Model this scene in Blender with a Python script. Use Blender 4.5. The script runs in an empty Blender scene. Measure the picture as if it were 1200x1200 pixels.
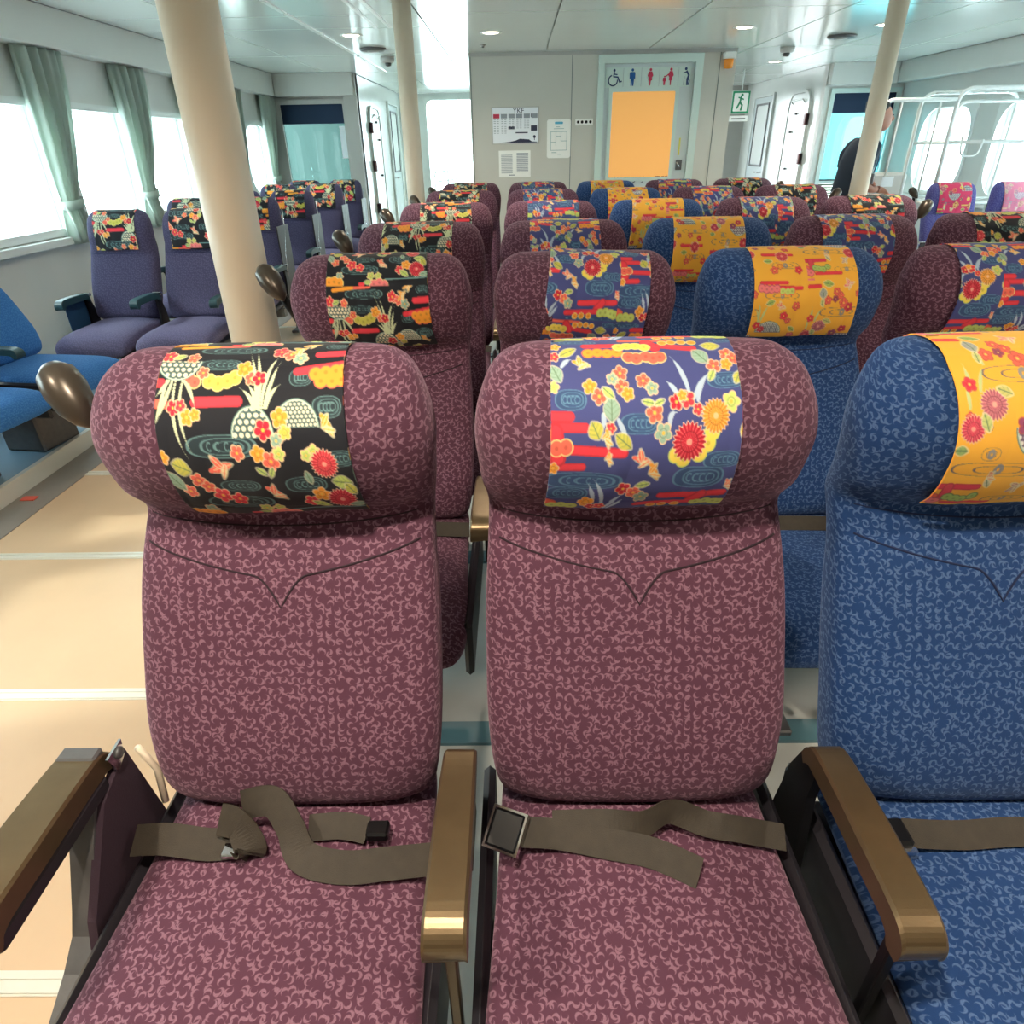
import bpy, math, random
import numpy as np
from mathutils import Vector, Matrix

random.seed(4)
rng = np.random.default_rng(7)
S = bpy.context.scene
COL = S.collection
PI = math.pi

# ------------------------------------------------------------------ camera
EYE = 1.30
FPX = 766.0
def _unit(x, y):
    v = Vector(((x - 600) / FPX, (y - 600) / FPX, 1.0)); return v.normalized()
dn = _unit(625, 1975); fw = _unit(604, 172)
fw = (fw - dn * fw.dot(dn)).normalized(); rt = dn.cross(fw)
cam_d = bpy.data.cameras.new('camera'); cam = bpy.data.objects.new('camera', cam_d); COL.objects.link(cam)
cam_d.sensor_width = 36.0; cam_d.sensor_height = 36.0; cam_d.sensor_fit = 'HORIZONTAL'
cam_d.lens = FPX / 1200 * 36.0; cam_d.clip_start = 0.02; cam_d.clip_end = 200
# world axes X=rt, Y=fw, Z=-dn ; image axes x right, y down, z forward
Rw = Matrix(((rt.x, rt.y, rt.z), (fw.x, fw.y, fw.z), (-dn.x, -dn.y, -dn.z)))
Rc = Rw @ Matrix(((1, 0, 0), (0, -1, 0), (0, 0, -1)))
cam.matrix_world = Matrix.Translation((0, 0, EYE)) @ Rc.to_4x4()
S.camera = cam

# ------------------------------------------------------------------ world, sun, exposure
S.view_settings.view_transform = 'Standard'; S.view_settings.look = 'None'
S.view_settings.gamma = 1.0; S.view_settings.use_curve_mapping = False
S.view_settings.exposure = 0.4
W = bpy.data.worlds.new('hazy_sky'); S.world = W; W.use_nodes = True
bgn = W.node_tree.nodes['Background']
bgn.inputs[0].default_value = (0.86, 0.97, 1.0, 1); bgn.inputs[1].default_value = 8.0
def sun(name, direction, energy, color, angle):
    d = bpy.data.lights.new(name, 'SUN'); d.energy = energy; d.color = color; d.angle = math.radians(angle)
    o = bpy.data.objects.new(name, d); COL.objects.link(o)
    o.rotation_euler = Vector(direction).to_track_quat('-Z', 'Y').to_euler(); return o
sun('sun_lamp', (0.78, 0.22, -0.60), 3.0, (1.0, 0.93, 0.82), 4.0)

# ------------------------------------------------------------------ materials
def lin(c):
    out = []
    for v in c[:3]:
        v = v / 255.0
        out.append(v / 12.92 if v <= 0.04045 else ((v + 0.055) / 1.055) ** 2.4)
    return (out[0], out[1], out[2], 1.0)
def mat(name, rgb, rough=0.5, metal=0.0, bump=0.0, bscale=200.0, var=0.0, vscale=8.0, spec=0.5, emit=None, es=0.0, coat=0.0):
    m = bpy.data.materials.new(name); m.use_nodes = True
    nt = m.node_tree; b = nt.nodes['Principled BSDF']
    b.inputs['Base Color'].default_value = lin(rgb); b.inputs['Roughness'].default_value = rough
    b.inputs['Metallic'].default_value = metal; b.inputs['Specular IOR Level'].default_value = spec
    b.inputs['Coat Weight'].default_value = coat; b.inputs['Coat Roughness'].default_value = 0.08
    tc = nt.nodes.new('ShaderNodeTexCoord')
    if var > 0:
        n = nt.nodes.new('ShaderNodeTexNoise'); n.inputs['Scale'].default_value = vscale; n.inputs['Detail'].default_value = 5
        nt.links.new(tc.outputs['Object'], n.inputs['Vector'])
        r = nt.nodes.new('ShaderNodeValToRGB'); c = lin(rgb)
        r.color_ramp.elements[0].position = 0.3; r.color_ramp.elements[1].position = 0.7
        r.color_ramp.elements[0].color = (c[0] * (1 - var), c[1] * (1 - var), c[2] * (1 - var), 1)
        r.color_ramp.elements[1].color = (min(1, c[0] * (1 + var)), min(1, c[1] * (1 + var)), min(1, c[2] * (1 + var)), 1)
        nt.links.new(n.outputs['Fac'], r.inputs['Fac']); nt.links.new(r.outputs['Color'], b.inputs['Base Color'])
    if bump > 0:
        n2 = nt.nodes.new('ShaderNodeTexNoise'); n2.inputs['Scale'].default_value = bscale; n2.inputs['Detail'].default_value = 3
        nt.links.new(tc.outputs['Object'], n2.inputs['Vector'])
        bp = nt.nodes.new('ShaderNodeBump'); bp.inputs['Strength'].default_value = bump; bp.inputs['Distance'].default_value = 0.002
        nt.links.new(n2.outputs['Fac'], bp.inputs['Height']); nt.links.new(bp.outputs['Normal'], b.inputs['Normal'])
    if emit:
        b.inputs['Emission Color'].default_value = lin(emit); b.inputs['Emission Strength'].default_value = es
    return m

def fabric(name, base, arc):
    """woven upholstery covered with small curled commas, laid out in metres by the UV map"""
    m = bpy.data.materials.new(name); m.use_nodes = True
    nt = m.node_tree; N = nt.nodes; L = nt.links; b = N['Principled BSDF']
    b.inputs['Roughness'].default_value = 0.85
    b.inputs['Sheen Weight'].default_value = 0.35; b.inputs['Sheen Roughness'].default_value = 0.45
    b.inputs['Sheen Tint'].default_value = lin([min(255, c + 70) for c in arc])
    b.inputs['Specular IOR Level'].default_value = 0.2
    uv = N.new('ShaderNodeUVMap'); uv.uv_map = 'UVMap'
    def M(op, a, bb=None, c=None, clamp=False):
        n = N.new('ShaderNodeMath'); n.operation = op; n.use_clamp = clamp
        for i, v in enumerate((a, bb, c)):
            if v is None: continue
            if isinstance(v, (int, float)): n.inputs[i].default_value = v
            else: L.new(v, n.inputs[i])
        return n.outputs[0]
    def layer(off, scale, k):
        mp = N.new('ShaderNodeVectorMath'); mp.operation = 'MULTIPLY_ADD'
        L.new(uv.outputs[0], mp.inputs[0]); mp.inputs[1].default_value = (scale, scale, scale); mp.inputs[2].default_value = off
        vo = N.new('ShaderNodeTexVoronoi'); vo.voronoi_dimensions = '2D'; vo.feature = 'F1'
        vo.inputs['Scale'].default_value = 1.0; vo.inputs['Randomness'].default_value = 0.45
        L.new(mp.outputs[0], vo.inputs['Vector'])
        sb = N.new('ShaderNodeVectorMath'); sb.operation = 'SUBTRACT'
        L.new(mp.outputs[0], sb.inputs[0]); L.new(vo.outputs['Position'], sb.inputs[1])
        sc = N.new('ShaderNodeSeparateColor'); L.new(vo.outputs['Color'], sc.inputs[0])
        ro = N.new('ShaderNodeVectorRotate'); ro.rotation_type = 'Z_AXIS'
        L.new(sb.outputs[0], ro.inputs['Vector']); L.new(M('MULTIPLY', sc.outputs[0], 6.283), ro.inputs['Angle'])
        sx = N.new('ShaderNodeSeparateXYZ'); L.new(ro.outputs[0], sx.inputs[0])
        ln = N.new('ShaderNodeVectorMath'); ln.operation = 'LENGTH'; L.new(ro.outputs[0], ln.inputs[0])
        d = M('ABSOLUTE', M('SUBTRACT', ln.outputs['Value'], k))
        th = M('ABSOLUTE', M('ARCTAN2', sx.outputs[1], sx.outputs[0]))
        wid = M('MULTIPLY', M('SUBTRACT', 2.3, th), 0.075)        # tapers toward the ends of the comma
        return M('MULTIPLY', M('SUBTRACT', wid, d), 14.0, clamp=True)
    a = M('MAXIMUM', layer((0, 0, 0), 80.0, 0.31), layer((3.37, 7.71, 0), 74.0, 0.30))
    ns = N.new('ShaderNodeTexNoise'); ns.inputs['Scale'].default_value = 900; ns.inputs['Detail'].default_value = 2
    L.new(uv.outputs[0], ns.inputs['Vector'])
    mx = N.new('ShaderNodeMix'); mx.data_type = 'RGBA'
    mx.inputs[6].default_value = lin(base); mx.inputs[7].default_value = lin(arc)
    L.new(M('MULTIPLY', a, M('ADD', ns.outputs['Fac'], 0.35), clamp=True), mx.inputs[0])
    L.new(mx.outputs[2], b.inputs['Base Color'])
    bp = N.new('ShaderNodeBump'); bp.inputs['Strength'].default_value = 0.35; bp.inputs['Distance'].default_value = 0.001
    L.new(M('ADD', M('MULTIPLY', a, 0.6), M('MULTIPLY', ns.outputs['Fac'], 0.5)), bp.inputs['Height'])
    L.new(bp.outputs['Normal'], b.inputs['Normal'])
    return m

def glass(name, tint, gloss=0.06):
    m = bpy.data.materials.new(name); m.use_nodes = True
    nt = m.node_tree; nt.nodes.clear()
    o = nt.nodes.new('ShaderNodeOutputMaterial'); t = nt.nodes.new('ShaderNodeBsdfTransparent')
    g = nt.nodes.new('ShaderNodeBsdfGlossy'); mx = nt.nodes.new('ShaderNodeMixShader')
    t.inputs[0].default_value = lin(tint); g.inputs['Roughness'].default_value = 0.02; mx.inputs[0].default_value = gloss
    nt.links.new(t.outputs[0], mx.inputs[1]); nt.links.new(g.outputs[0], mx.inputs[2]); nt.links.new(mx.outputs[0], o.inputs[0])
    return m

def print_cloth():
    m = bpy.data.materials.new('printed_cotton'); m.use_nodes = True
    nt = m.node_tree; b = nt.nodes['Principled BSDF']
    a = nt.nodes.new('ShaderNodeAttribute'); a.attribute_name = 'print'
    nt.links.new(a.outputs['Color'], b.inputs['Base Color']); b.inputs['Roughness'].default_value = 0.75
    b.inputs['Specular IOR Level'].default_value = 0.25
    b.inputs['Sheen Weight'].default_value = 0.1
    tc = nt.nodes.new('ShaderNodeTexCoord'); w = nt.nodes.new('ShaderNodeTexNoise'); w.inputs['Scale'].default_value = 700
    nt.links.new(tc.outputs['Object'], w.inputs['Vector'])
    bp = nt.nodes.new('ShaderNodeBump'); bp.inputs['Strength'].default_value = 0.15; bp.inputs['Distance'].default_value = 0.001
    nt.links.new(w.outputs['Fac'], bp.inputs['Height']); nt.links.new(bp.outputs['Normal'], b.inputs['Normal'])
    return m

M_PURPLE = fabric('plum_upholstery', (82, 49, 66), (134, 99, 116))
M_BLUE = fabric('blue_upholstery', (30, 60, 108), (80, 106, 150))
M_WING = fabric('slate_upholstery', (66, 64, 92), (86, 82, 112))
M_LAV = fabric('lavender_upholstery', (86, 84, 150), (120, 118, 176))
M_CLOTH = print_cloth()
M_SEAM = mat('seam_thread', (40, 22, 34), 0.9)
M_SEAMB = mat('seam_thread_blue', (20, 34, 72), 0.9)
M_BRONZE = mat('bronze_painted_metal', (112, 94, 70), 0.34, 0.75, 0.05, 600, 0.08, 30)
M_GRIP = mat('dark_bronze_grip', (78, 70, 62), 0.3, 0.5)
M_DARK = mat('dark_plastic', (34, 32, 38), 0.4)
M_BLACK = mat('black_steel', (14, 14, 17), 0.4, 0.0, spec=0.3)
M_TEALARM = mat('dark_teal_plastic', (30, 62, 70), 0.4)
M_PANELF = mat('dark_plum_panel', (52, 34, 48), 0.8, 0, 0.2, 400)
M_BLUEP = mat('navy_panel', (24, 62, 98), 0.6)
M_GUN = mat('grey_painted_metal', (96, 96, 98), 0.4, 0.4, 0.05, 300, 0.1, 40)
M_CHROME = mat('chrome', (220, 220, 224), 0.12, 1.0)
M_BELT = mat('olive_belt_webbing', (50, 43, 34), 0.7, 0, 0.3, 900, 0.15, 60)
M_CREAM = mat('cream_paint', (222, 206, 184), 0.45, 0, 0.03, 60, 0.03, 5)
M_GREYPAINT = mat('grey_paint', (186, 184, 180), 0.45, 0, 0.03, 60, 0.03, 5)
M_WALL = mat('wall_laminate', (204, 202, 194), 0.35, 0, 0.0, 10, 0.02, 3)
M_WALLL = mat('side_wall_laminate', (216, 216, 212), 0.4, 0, 0, 10, 0.02, 3)
M_WHITE = mat('white_gloss_paint', (236, 240, 238), 0.22, 0, 0, 10, 0.01, 3)
M_CEIL = mat('ceiling_panel_enamel', (226, 235, 230), 0.16, 0, 0, 10, 0.015, 2, 0.6, coat=0.4)
M_JOINT = mat('ceiling_joint', (120, 132, 130), 0.6)
M_MINT = mat('mint_door_paint', (206, 224, 218), 0.3)
M_DOOR = mat('door_leaf_paint', (204, 214, 216), 0.3)
M_ORANGE = mat('frosted_orange_window', (246, 178, 104), 0.12, emit=(246, 180, 104), es=0.32)  # pane given its own faint glow, with no lamp behind it
M_TAN = mat('beige_floor_sheet', (208, 178, 146), 0.42, 0, 0.04, 40, 0.06, 3)
M_PALE = mat('pale_grey_vinyl', (196, 198, 194), 0.4, 0, 0.04, 40, 0.05, 6)
M_GREYF = mat('grey_vinyl', (140, 134, 128), 0.45, 0, 0.04, 40, 0.06, 5)
M_STRIP = mat('white_metal_strip', (226, 224, 214), 0.3, 0.2)
M_PLAT = mat('blue_grey_platform', (120, 152, 176), 0.4)
M_TEALBAND = mat('teal_floor_band', (86, 124, 136), 0.4)
M_CURT = mat('sage_curtain', (206, 216, 208), 0.8, 0, 0.1, 500, 0.06, 10)
def translucent(m, k):
    nt = m.node_tree; b = nt.nodes['Principled BSDF']; o = nt.nodes['Material Output']
    t = nt.nodes.new('ShaderNodeBsdfTranslucent'); t.inputs[0].default_value = b.inputs['Base Color'].default_value
    mx = nt.nodes.new('ShaderNodeMixShader'); mx.inputs[0].default_value = k
    nt.links.new(b.outputs[0], mx.inputs[1]); nt.links.new(t.outputs[0], mx.inputs[2]); nt.links.new(mx.outputs[0], o.inputs[0])
translucent(M_CURT, .5)
M_NAVY = mat('navy_blind', (12, 42, 74), 0.7)
M_TEALF = mat('teal_frame', (60, 130, 118), 0.4)
M_LOUV = mat('louvre_slat', (150, 160, 140), 0.5)
M_HINGE = mat('mauve_hinge', (150, 104, 108), 0.4)
M_LAMP = mat('lamp_diffuser', (255, 240, 214), 0.5, emit=(255, 240, 214), es=9.0)
M_PAPER = mat('poster_paper', (240, 244, 250), 0.4)
M_PAPER2 = mat('off_white_paper', (246, 246, 242), 0.5)
M_INK = mat('dark_ink', (44, 48, 74), 0.6)
M_INKG = mat('grey_ink', (150, 156, 166), 0.6)
M_INKB = mat('blue_ink', (24, 92, 160), 0.5)
M_INKR = mat('red_ink', (196, 52, 84), 0.5)
M_INKT = mat('cyan_ink', (90, 176, 206), 0.5)
M_NAVYINK = mat('navy_ink', (30, 62, 110), 0.5)
M_GREEN = mat('exit_green', (20, 140, 100), 0.4)
M_AMBER = mat('amber_lens', (214, 130, 30), 0.25, emit=(214, 130, 30), es=0.1)
M_RED = mat('red_tag', (226, 92, 74), 0.5)
M_GLASS = glass('window_glass', (244, 252, 252))
M_TGLASS = glass('teal_tinted_glass', (160, 182, 180), 0.05)
M_TGLASS2 = glass('turquoise_tinted_glass', (150, 202, 206), 0.05)
M_SKIN = mat('skin', (196, 140, 120), 0.5)
M_SHIRT = mat('navy_polo', (18, 34, 52), 0.8)
M_SHIRT2 = mat('blue_lanyard', (60, 110, 150), 0.6)
M_HAIR = mat('black_hair', (22, 20, 24), 0.6)
M_TROUSER = mat('dark_trousers', (26, 28, 38), 0.8)
M_YEL = mat('yellow_tape', (222, 214, 90), 0.5)

# ------------------------------------------------------------------ mesh helpers
def link(o, parent=None):
    COL.objects.link(o)
    if parent is not None: o.parent = parent
    return o
def mk(name, v, f, m, parent=None, smooth=False, loc=None, uv=None):
    me = bpy.data.meshes.new(name); me.from_pydata([tuple(p) for p in v], [], f); me.update()
    if m: me.materials.append(m)
    if smooth: me.polygons.foreach_set('use_smooth', [True] * len(me.polygons))
    if uv is not None:
        ul = me.uv_layers.new(name='UVMap')
        idx = np.zeros(len(me.loops), dtype=np.int32); me.loops.foreach_get('vertex_index', idx)
        ul.data.foreach_set('uv', np.asarray(uv, dtype=np.float32)[idx].ravel())
    o = bpy.data.objects.new(name, me)
    if loc is not None: o.location = loc
    return link(o, parent)
def tag(o, label=None, cat=None, group=None, kind=None):
    if label: o['label'] = label
    if cat: o['category'] = cat
    if group: o['group'] = group
    if kind: o['kind'] = kind
    return o
def empty(name, loc=(0, 0, 0), rz=0.0):
    o = bpy.data.objects.new(name, None); o.empty_display_size = 0.1
    o.location = loc; o.rotation_euler = (0, 0, rz); return link(o)
def boxd(x0, x1, y0, y1, z0, z1, b=0.0):
    """box data; with a bevel b every edge is chamfered"""
    if b <= 0:
        v = [(x, y, z) for z in (z0, z1) for y in (y0, y1) for x in (x0, x1)]
        f = [(0, 2, 3, 1), (4, 5, 7, 6), (0, 1, 5, 4), (2, 6, 7, 3), (0, 4, 6, 2), (1, 3, 7, 5)]
        return v, f
    v = []; idx = {}
    X = (x0, x1); Y = (y0, y1); Z = (z0, z1)
    sg = (1, -1)
    for i in (0, 1):
        for j in (0, 1):
            for k in (0, 1):
                for a in range(3):
                    p = [X[i] + sg[i] * b, Y[j] + sg[j] * b, Z[k] + sg[k] * b]
                    p[a] = (X[i], Y[j], Z[k])[a]
                    idx[(i, j, k, a)] = len(v); v.append(tuple(p))
    f = []
    for i in (0, 1): f.append([idx[(i, j, k, 0)] for j, k in ((0, 0), (1, 0), (1, 1), (0, 1))])
    for j in (0, 1): f.append([idx[(i, j, k, 1)] for i, k in ((0, 0), (1, 0), (1, 1), (0, 1))])
    for k in (0, 1): f.append([idx[(i, j, k, 2)] for i, j in ((0, 0), (1, 0), (1, 1), (0, 1))])
    for j in (0, 1):
        for k in (0, 1): f.append([idx[(0, j, k, 1)], idx[(1, j, k, 1)], idx[(1, j, k, 2)], idx[(0, j, k, 2)]])
    for i in (0, 1):
        for k in (0, 1): f.append([idx[(i, 0, k, 0)], idx[(i, 1, k, 0)], idx[(i, 1, k, 2)], idx[(i, 0, k, 2)]])
    for i in (0, 1):
        for j in (0, 1): f.append([idx[(i, j, 0, 0)], idx[(i, j, 1, 0)], idx[(i, j, 1, 1)], idx[(i, j, 0, 1)]])
    for i in (0, 1):
        for j in (0, 1):
            for k in (0, 1): f.append([idx[(i, j, k, a)] for a in range(3)])
    return v, f
def box(name, x0, x1, y0, y1, z0, z1, m, parent=None, b=0.0, loc=None):
    v, f = boxd(x0, x1, y0, y1, z0, z1, b); o = mk(name, v, f, m, parent, loc=loc)
    if b > 0: fixn(o)
    return o
def fixn(o):
    import bmesh
    bm = bmesh.new(); bm.from_mesh(o.data); bmesh.ops.recalc_face_normals(bm, faces=bm.faces); bm.to_mesh(o.data); bm.free()
class MB:
    def __init__(s): s.v = []; s.f = []
    def add(s, v, f):
        n = len(s.v); s.v += [tuple(p) for p in v]; s.f += [tuple(i + n for i in q) for q in f]; return s
    def box(s, *a, **k): v, f = boxd(*a, **k); return s.add(v, f)
    def build(s, name, m, parent=None, smooth=False): return mk(name, s.v, s.f, m, parent, smooth)
def tubed(pts, r, n=10, closed=False):
    pts = [Vector(p) for p in pts]; N = len(pts); v = []; f = []
    up = None
    for i, p in enumerate(pts):
        a = pts[(i - 1) % N] if (i > 0 or closed) else p; c = pts[(i + 1) % N] if (i < N - 1 or closed) else p
        t = (c - a).normalized()
        if up is None:
            up = Vector((0, 0, 1)) if abs(t.z) < 0.9 else Vector((1, 0, 0))
        up = (up - t * up.dot(t)).normalized(); s = t.cross(up)
        rr = r[i] if isinstance(r, (list, tuple)) else r
        for k in range(n):
            an = 2 * PI * k / n; v.append(p + up * math.cos(an) * rr + s * math.sin(an) * rr)
    for i in range(N if closed else N - 1):
        for k in range(n):
            a = i * n + k; b_ = i * n + (k + 1) % n; j = (i + 1) % N
            f.append((a, b_, j * n + (k + 1) % n, j * n + k))
    if not closed:
        f.append(tuple(range(n))[::-1]); f.append(tuple((N - 1) * n + k for k in range(n)))
    return v, f
def tube(name, pts, r, m, parent=None, n=10, closed=False):
    v, f = tubed(pts, r, n, closed); o = mk(name, v, f, m, parent, True); fixn(o); return o
def round_path(pts, r, n=6):
    """polyline with its inner corners rounded to radius r"""
    P = [Vector(p) for p in pts]; out = [P[0]]
    for i in range(1, len(P) - 1):
        a = (P[i - 1] - P[i]); b = (P[i + 1] - P[i]); rr = min(r, a.length * .49, b.length * .49)
        a = P[i] + a.normalized() * rr; c = P[i] + b.normalized() * rr
        for k in range(n + 1):
            t = k / n; out.append(a * (1 - t) ** 2 + P[i] * 2 * t * (1 - t) + c * t * t)
    out.append(P[-1]); return out
def loftd(rings, cap=True):
    n = len(rings[0]); v = [p for r in rings for p in r]; f = []
    for i in range(len(rings) - 1):
        for k in range(n):
            f.append((i * n + k, i * n + (k + 1) % n, (i + 1) * n + (k + 1) % n, (i + 1) * n + k))
    if cap: f.append(tuple(range(n))[::-1]); f.append(tuple((len(rings) - 1) * n + k for k in range(n)))
    return v, f
def cyl(name, c, r, h, m, parent=None, n=24, r2=None, smooth=True):
    r2 = r if r2 is None else r2
    rings = [[(c[0] + q * math.cos(2 * PI * k / n), c[1] + q * math.sin(2 * PI * k / n), c[2] + z) for k in range(n)] for q, z in ((r, 0), (r2, h))]
    v, f = loftd(rings); o = mk(name, v, f, m, parent, smooth)
    return o
def lathe(name, c, prof, m, parent=None, n=24):
    rings = [[(c[0] + q * math.cos(2 * PI * k / n), c[1] + q * math.sin(2 * PI * k / n), c[2] + z) for k in range(n)] for q, z in prof]
    v, f = loftd(rings); o = mk(name, v, f, m, parent, True); fixn(o); return o
def prism(name, poly, a0, a1, axis, m, parent=None):
    """polygon extruded along an axis ('x': poly is (y,z); 'y': (x,z); 'z': (x,y))"""
    def P(p, a): return {'x': (a, p[0], p[1]), 'y': (p[0], a, p[1]), 'z': (p[0], p[1], a)}[axis]
    n = len(poly); v = [P(p, a0) for p in poly] + [P(p, a1) for p in poly]
    f = [tuple(range(n)), tuple(range(n, 2 * n))[::-1]] + [(i, i + n, (i + 1) % n + n, (i + 1) % n) for i in range(n)]
    o = mk(name, v, f, m, parent); fixn(o); return o
def rrect(w, h, r, n=6):
    """rounded rectangle points around the origin"""
    out = []
    for cx, cy, a0 in ((w - r, h - r, 0), (-w + r, h - r, 90), (-w + r, -h + r, 180), (w - r, -h + r, 270)):
        for k in range(n + 1):
            a = math.radians(a0 + 90 * k / n); out.append((cx + r * math.cos(a), cy + r * math.sin(a)))
    return out
def ringd(outer, inner, a0, a1, axis, c):
    """flat frame between two loops of equal length, extruded"""
    def P(p, a): return {'x': (a, c[0] + p[0], c[1] + p[1]), 'y': (c[0] + p[0], a, c[1] + p[1])}[axis]
    n = len(outer); v = []
    for a in (a0, a1):
        v += [P(p, a) for p in outer]; v += [P(p, a) for p in inner]
    f = []
    for i in range(n):
        j = (i + 1) % n
        f += [(i, j, n + j, n + i), (2 * n + i, 3 * n + i, 3 * n + j, 2 * n + j), (i, 2 * n + i, 2 * n + j, j), (n + i, n + j, 3 * n + j, 3 * n + i)]
    return v, f
def square_outer(w, h, n=6):
    """the same number of points as rrect(), lying on a plain rectangle"""
    return rrect(w, h, 0.0001, n)
def flat_ring(name, w, h, wi, hi, ri, a0, a1, axis, c, m, parent=None, ro=None):
    v, f = ringd(rrect(w, h, ro) if ro else square_outer(w, h), rrect(wi, hi, ri), a0, a1, axis, c)
    o = mk(name, v, f, m, parent); fixn(o); return o
def textobj(name, s, size, loc, rot, m, parent=None, align='CENTER'):
    cu = bpy.data.curves.new(name, 'FONT'); cu.body = s; cu.size = size; cu.align_x = align; cu.align_y = 'CENTER'; cu.extrude = 0.0008
    t = bpy.data.objects.new('tmp', cu); COL.objects.link(t); dg = bpy.context.evaluated_depsgraph_get()
    me = bpy.data.meshes.new_from_object(t.evaluated_get(dg)); bpy.data.objects.remove(t)
    me.materials.clear(); me.materials.append(m)
    o = bpy.data.objects.new(name, me); o.location = loc; o.rotation_euler = rot
    return link(o, parent)
def copy_tree(o, parent=None):
    c = o.copy(); COL.objects.link(c); c.parent = parent
    for ch in list(o.children): copy_tree(ch, c)
    return c

# ------------------------------------------------------------------ room dimensions
CEIL = 2.08
XL, XR = -2.90, 4.50           # inner faces of the side walls
YB, YE = -4.2, 9.0             # wall behind the camera, end wall
YT = 7.42                      # face of the toilet block
XT0, XT1 = -0.43, 2.08
def struct(o): o['kind'] = 'structure'; return o

# ---- floor
floor = struct(box('floor', XL - .1, XR + .1, YB - .1, 12.9, -0.08, -0.006, M_PALE))
YS = [-4.2, -2.3, -0.83, -0.11, 0.61, 1.325, 2.035, 2.75, 3.46, 4.17, 4.88, 5.6, 6.3, 7.0, 7.7, 8.4, 9.1, 10.4, 11.7, 12.3]
for i in range(len(YS) - 1):
    box('floor_sheet', -2.02, -0.60, YS[i] + .021, YS[i + 1] - .021, -0.006, 0.0, M_TAN, floor)
    if YS[i] < 7: box('floor_sheet', 1.95, 3.1, YS[i] + .021, YS[i + 1] - .021, -0.006, 0.0, M_TAN, floor)
    if i and YS[i] < 8:
        st = MB().box(-2.02, -0.60, YS[i] - .021, YS[i] + .021, -.006, .0025).box(-2.02, -0.60, YS[i] - .017, YS[i] - .006, .0025, .0055).box(-2.02, -0.60, YS[i] + .006, YS[i] + .017, .0025, .0055)
        st.build('joint_strip', M_STRIP, floor)
box('shadow_floor_strip', -2.34, -2.025, YB, 9.0, -0.006, 0.0, M_GREYF, floor)  # grey strip laid in for the shadow beside the platform
for k in range(6): box('floor_band', -0.58, 1.88, [1.18, 2.0, 2.78, 3.7, 4.66, 5.6][k] - .035, [1.18, 2.0, 2.78, 3.7, 4.66, 5.6][k] + .035, -0.006, 0.004, M_TEALBAND, floor)  # thin teal-grey bands across the floor of the seat block
box('floor_band', -0.58, 1.88, 0.30, 0.37, -0.006, 0.004, M_TEALBAND, floor)

# ---- wing platforms
def platform(name, x0, x1, edge, lab):
    p = box(name, x0, x1, YB, 8.95, -0.006, 0.075, M_PLAT, b=.004); tag(p, kind='structure')
    box('edge_strip', edge - .012, edge + .012, YB, 8.95, 0.0, 0.079, M_STRIP, p)
    return p
platform('trim_1', XL, -2.215, -2.20, '')
platform('trim_2', 3.15, XR, 3.14, '')

# ---- ceiling with panels
ceiling = struct(box('ceiling', XL - .1, XR + .1, YB - .1, 12.9, CEIL + .012, CEIL + .08, M_JOINT))
XJ = [-2.77, -2.15, -1.47, -0.63, 0.29, 1.24, 2.21, 3.02, 3.75, 4.36]
YJ = [-4.2, -3.0, -1.55, 0.15, 1.88, 3.62, 5.35, 7.40, 8.98]
for i in range(len(XJ) - 1):
    ys = sorted(YJ + ([5.87] if i < 3 else []))
    for j in range(len(ys) - 1):
        box('ceiling_panel', XJ[i] + .006, XJ[i + 1] - .006, ys[j] + .006, ys[j + 1] - .006, CEIL, CEIL + .012, M_CEIL, ceiling)
for x0, x1 in ((-1.84, -1.25), (-1.25, -.44), (2.09, 2.85), (2.85, 3.59)):
    for y0, y1 in ((7.41 if x0 > 9 else 8.98, 10.2), (10.2, 11.4), (11.4, 12.28)):
        box('ceiling_panel', x0 + .006, x1 - .006, y0 + .006, y1 - .006, CEIL, CEIL + .012, M_CEIL, ceiling)
for a, b_ in ((3.2, 4.7), (4.78, 5.2), (5.25, 6.1), (6.15, 7.35), (7.45, 8.9)):
    struct(box('trim_3', -1.485, -1.455, a, b_, CEIL - .008, CEIL - .0005, M_WHITE))
for x in (-1.0, -.9):
    struct(box('trim_4', x - .012, x + .012, 4.4, 5.85, CEIL - .008, CEIL - .0005, M_WHITE))

# ---- side walls with their windows
WZ0, WZ1 = 0.875, 1.585
def wall_yz(name, x0, x1, y0, y1, ops, m):
    mb = MB(); cur = y0
    for (a, b_, za, zb) in ops:
        mb.box(x0, x1, cur, a, 0, CEIL); mb.box(x0, x1, a, b_, 0, za); mb.box(x0, x1, a, b_, zb, CEIL); cur = b_
    mb.box(x0, x1, cur, y1, 0, CEIL)
    return struct(mb.build(name, m))
wcs = [4.21 + 1.02 * k for k in range(-3, 5)]
opsL = [(c - .43, c + .43, WZ0, WZ1) for c in wcs]
opsL[-1] = (8.37 - .36, 8.37 + .40, WZ0, WZ1)
wl = wall_yz('wall_left', XL - .12, XL, YB, 9.0, opsL, M_WALLL)
nwin = 0
def window(x, a, b_, za, zb, r, side):
    """side: +1 glass wall on the left of the room, -1 on the right"""
    global nwin; nwin += 1
    c = ((a + b_) / 2, (za + zb) / 2); w = (b_ - a) / 2; h = (zb - za) / 2
    xi = x; xo = x - side * .012 if side > 0 else x + .012
    fr = flat_ring('window_%d' % nwin, w + .02, h + .02, w - .022, h - .022, r, min(xi, xi + side * .012), max(xi, xi + side * .012), 'x', c, M_WHITE); struct(fr)
    flat_ring('window_frame', w, h, w - .03, h - .03, r, min(x - side * .10, x - side * .08), max(x - side * .10, x - side * .08), 'x', c, M_WHITE, fr)
    box('pane', x - side * .09 - .002, x - side * .09 + .002, a + .005, b_ - .005, za + .005, zb - .005, M_GLASS, fr)
    return fr
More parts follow.
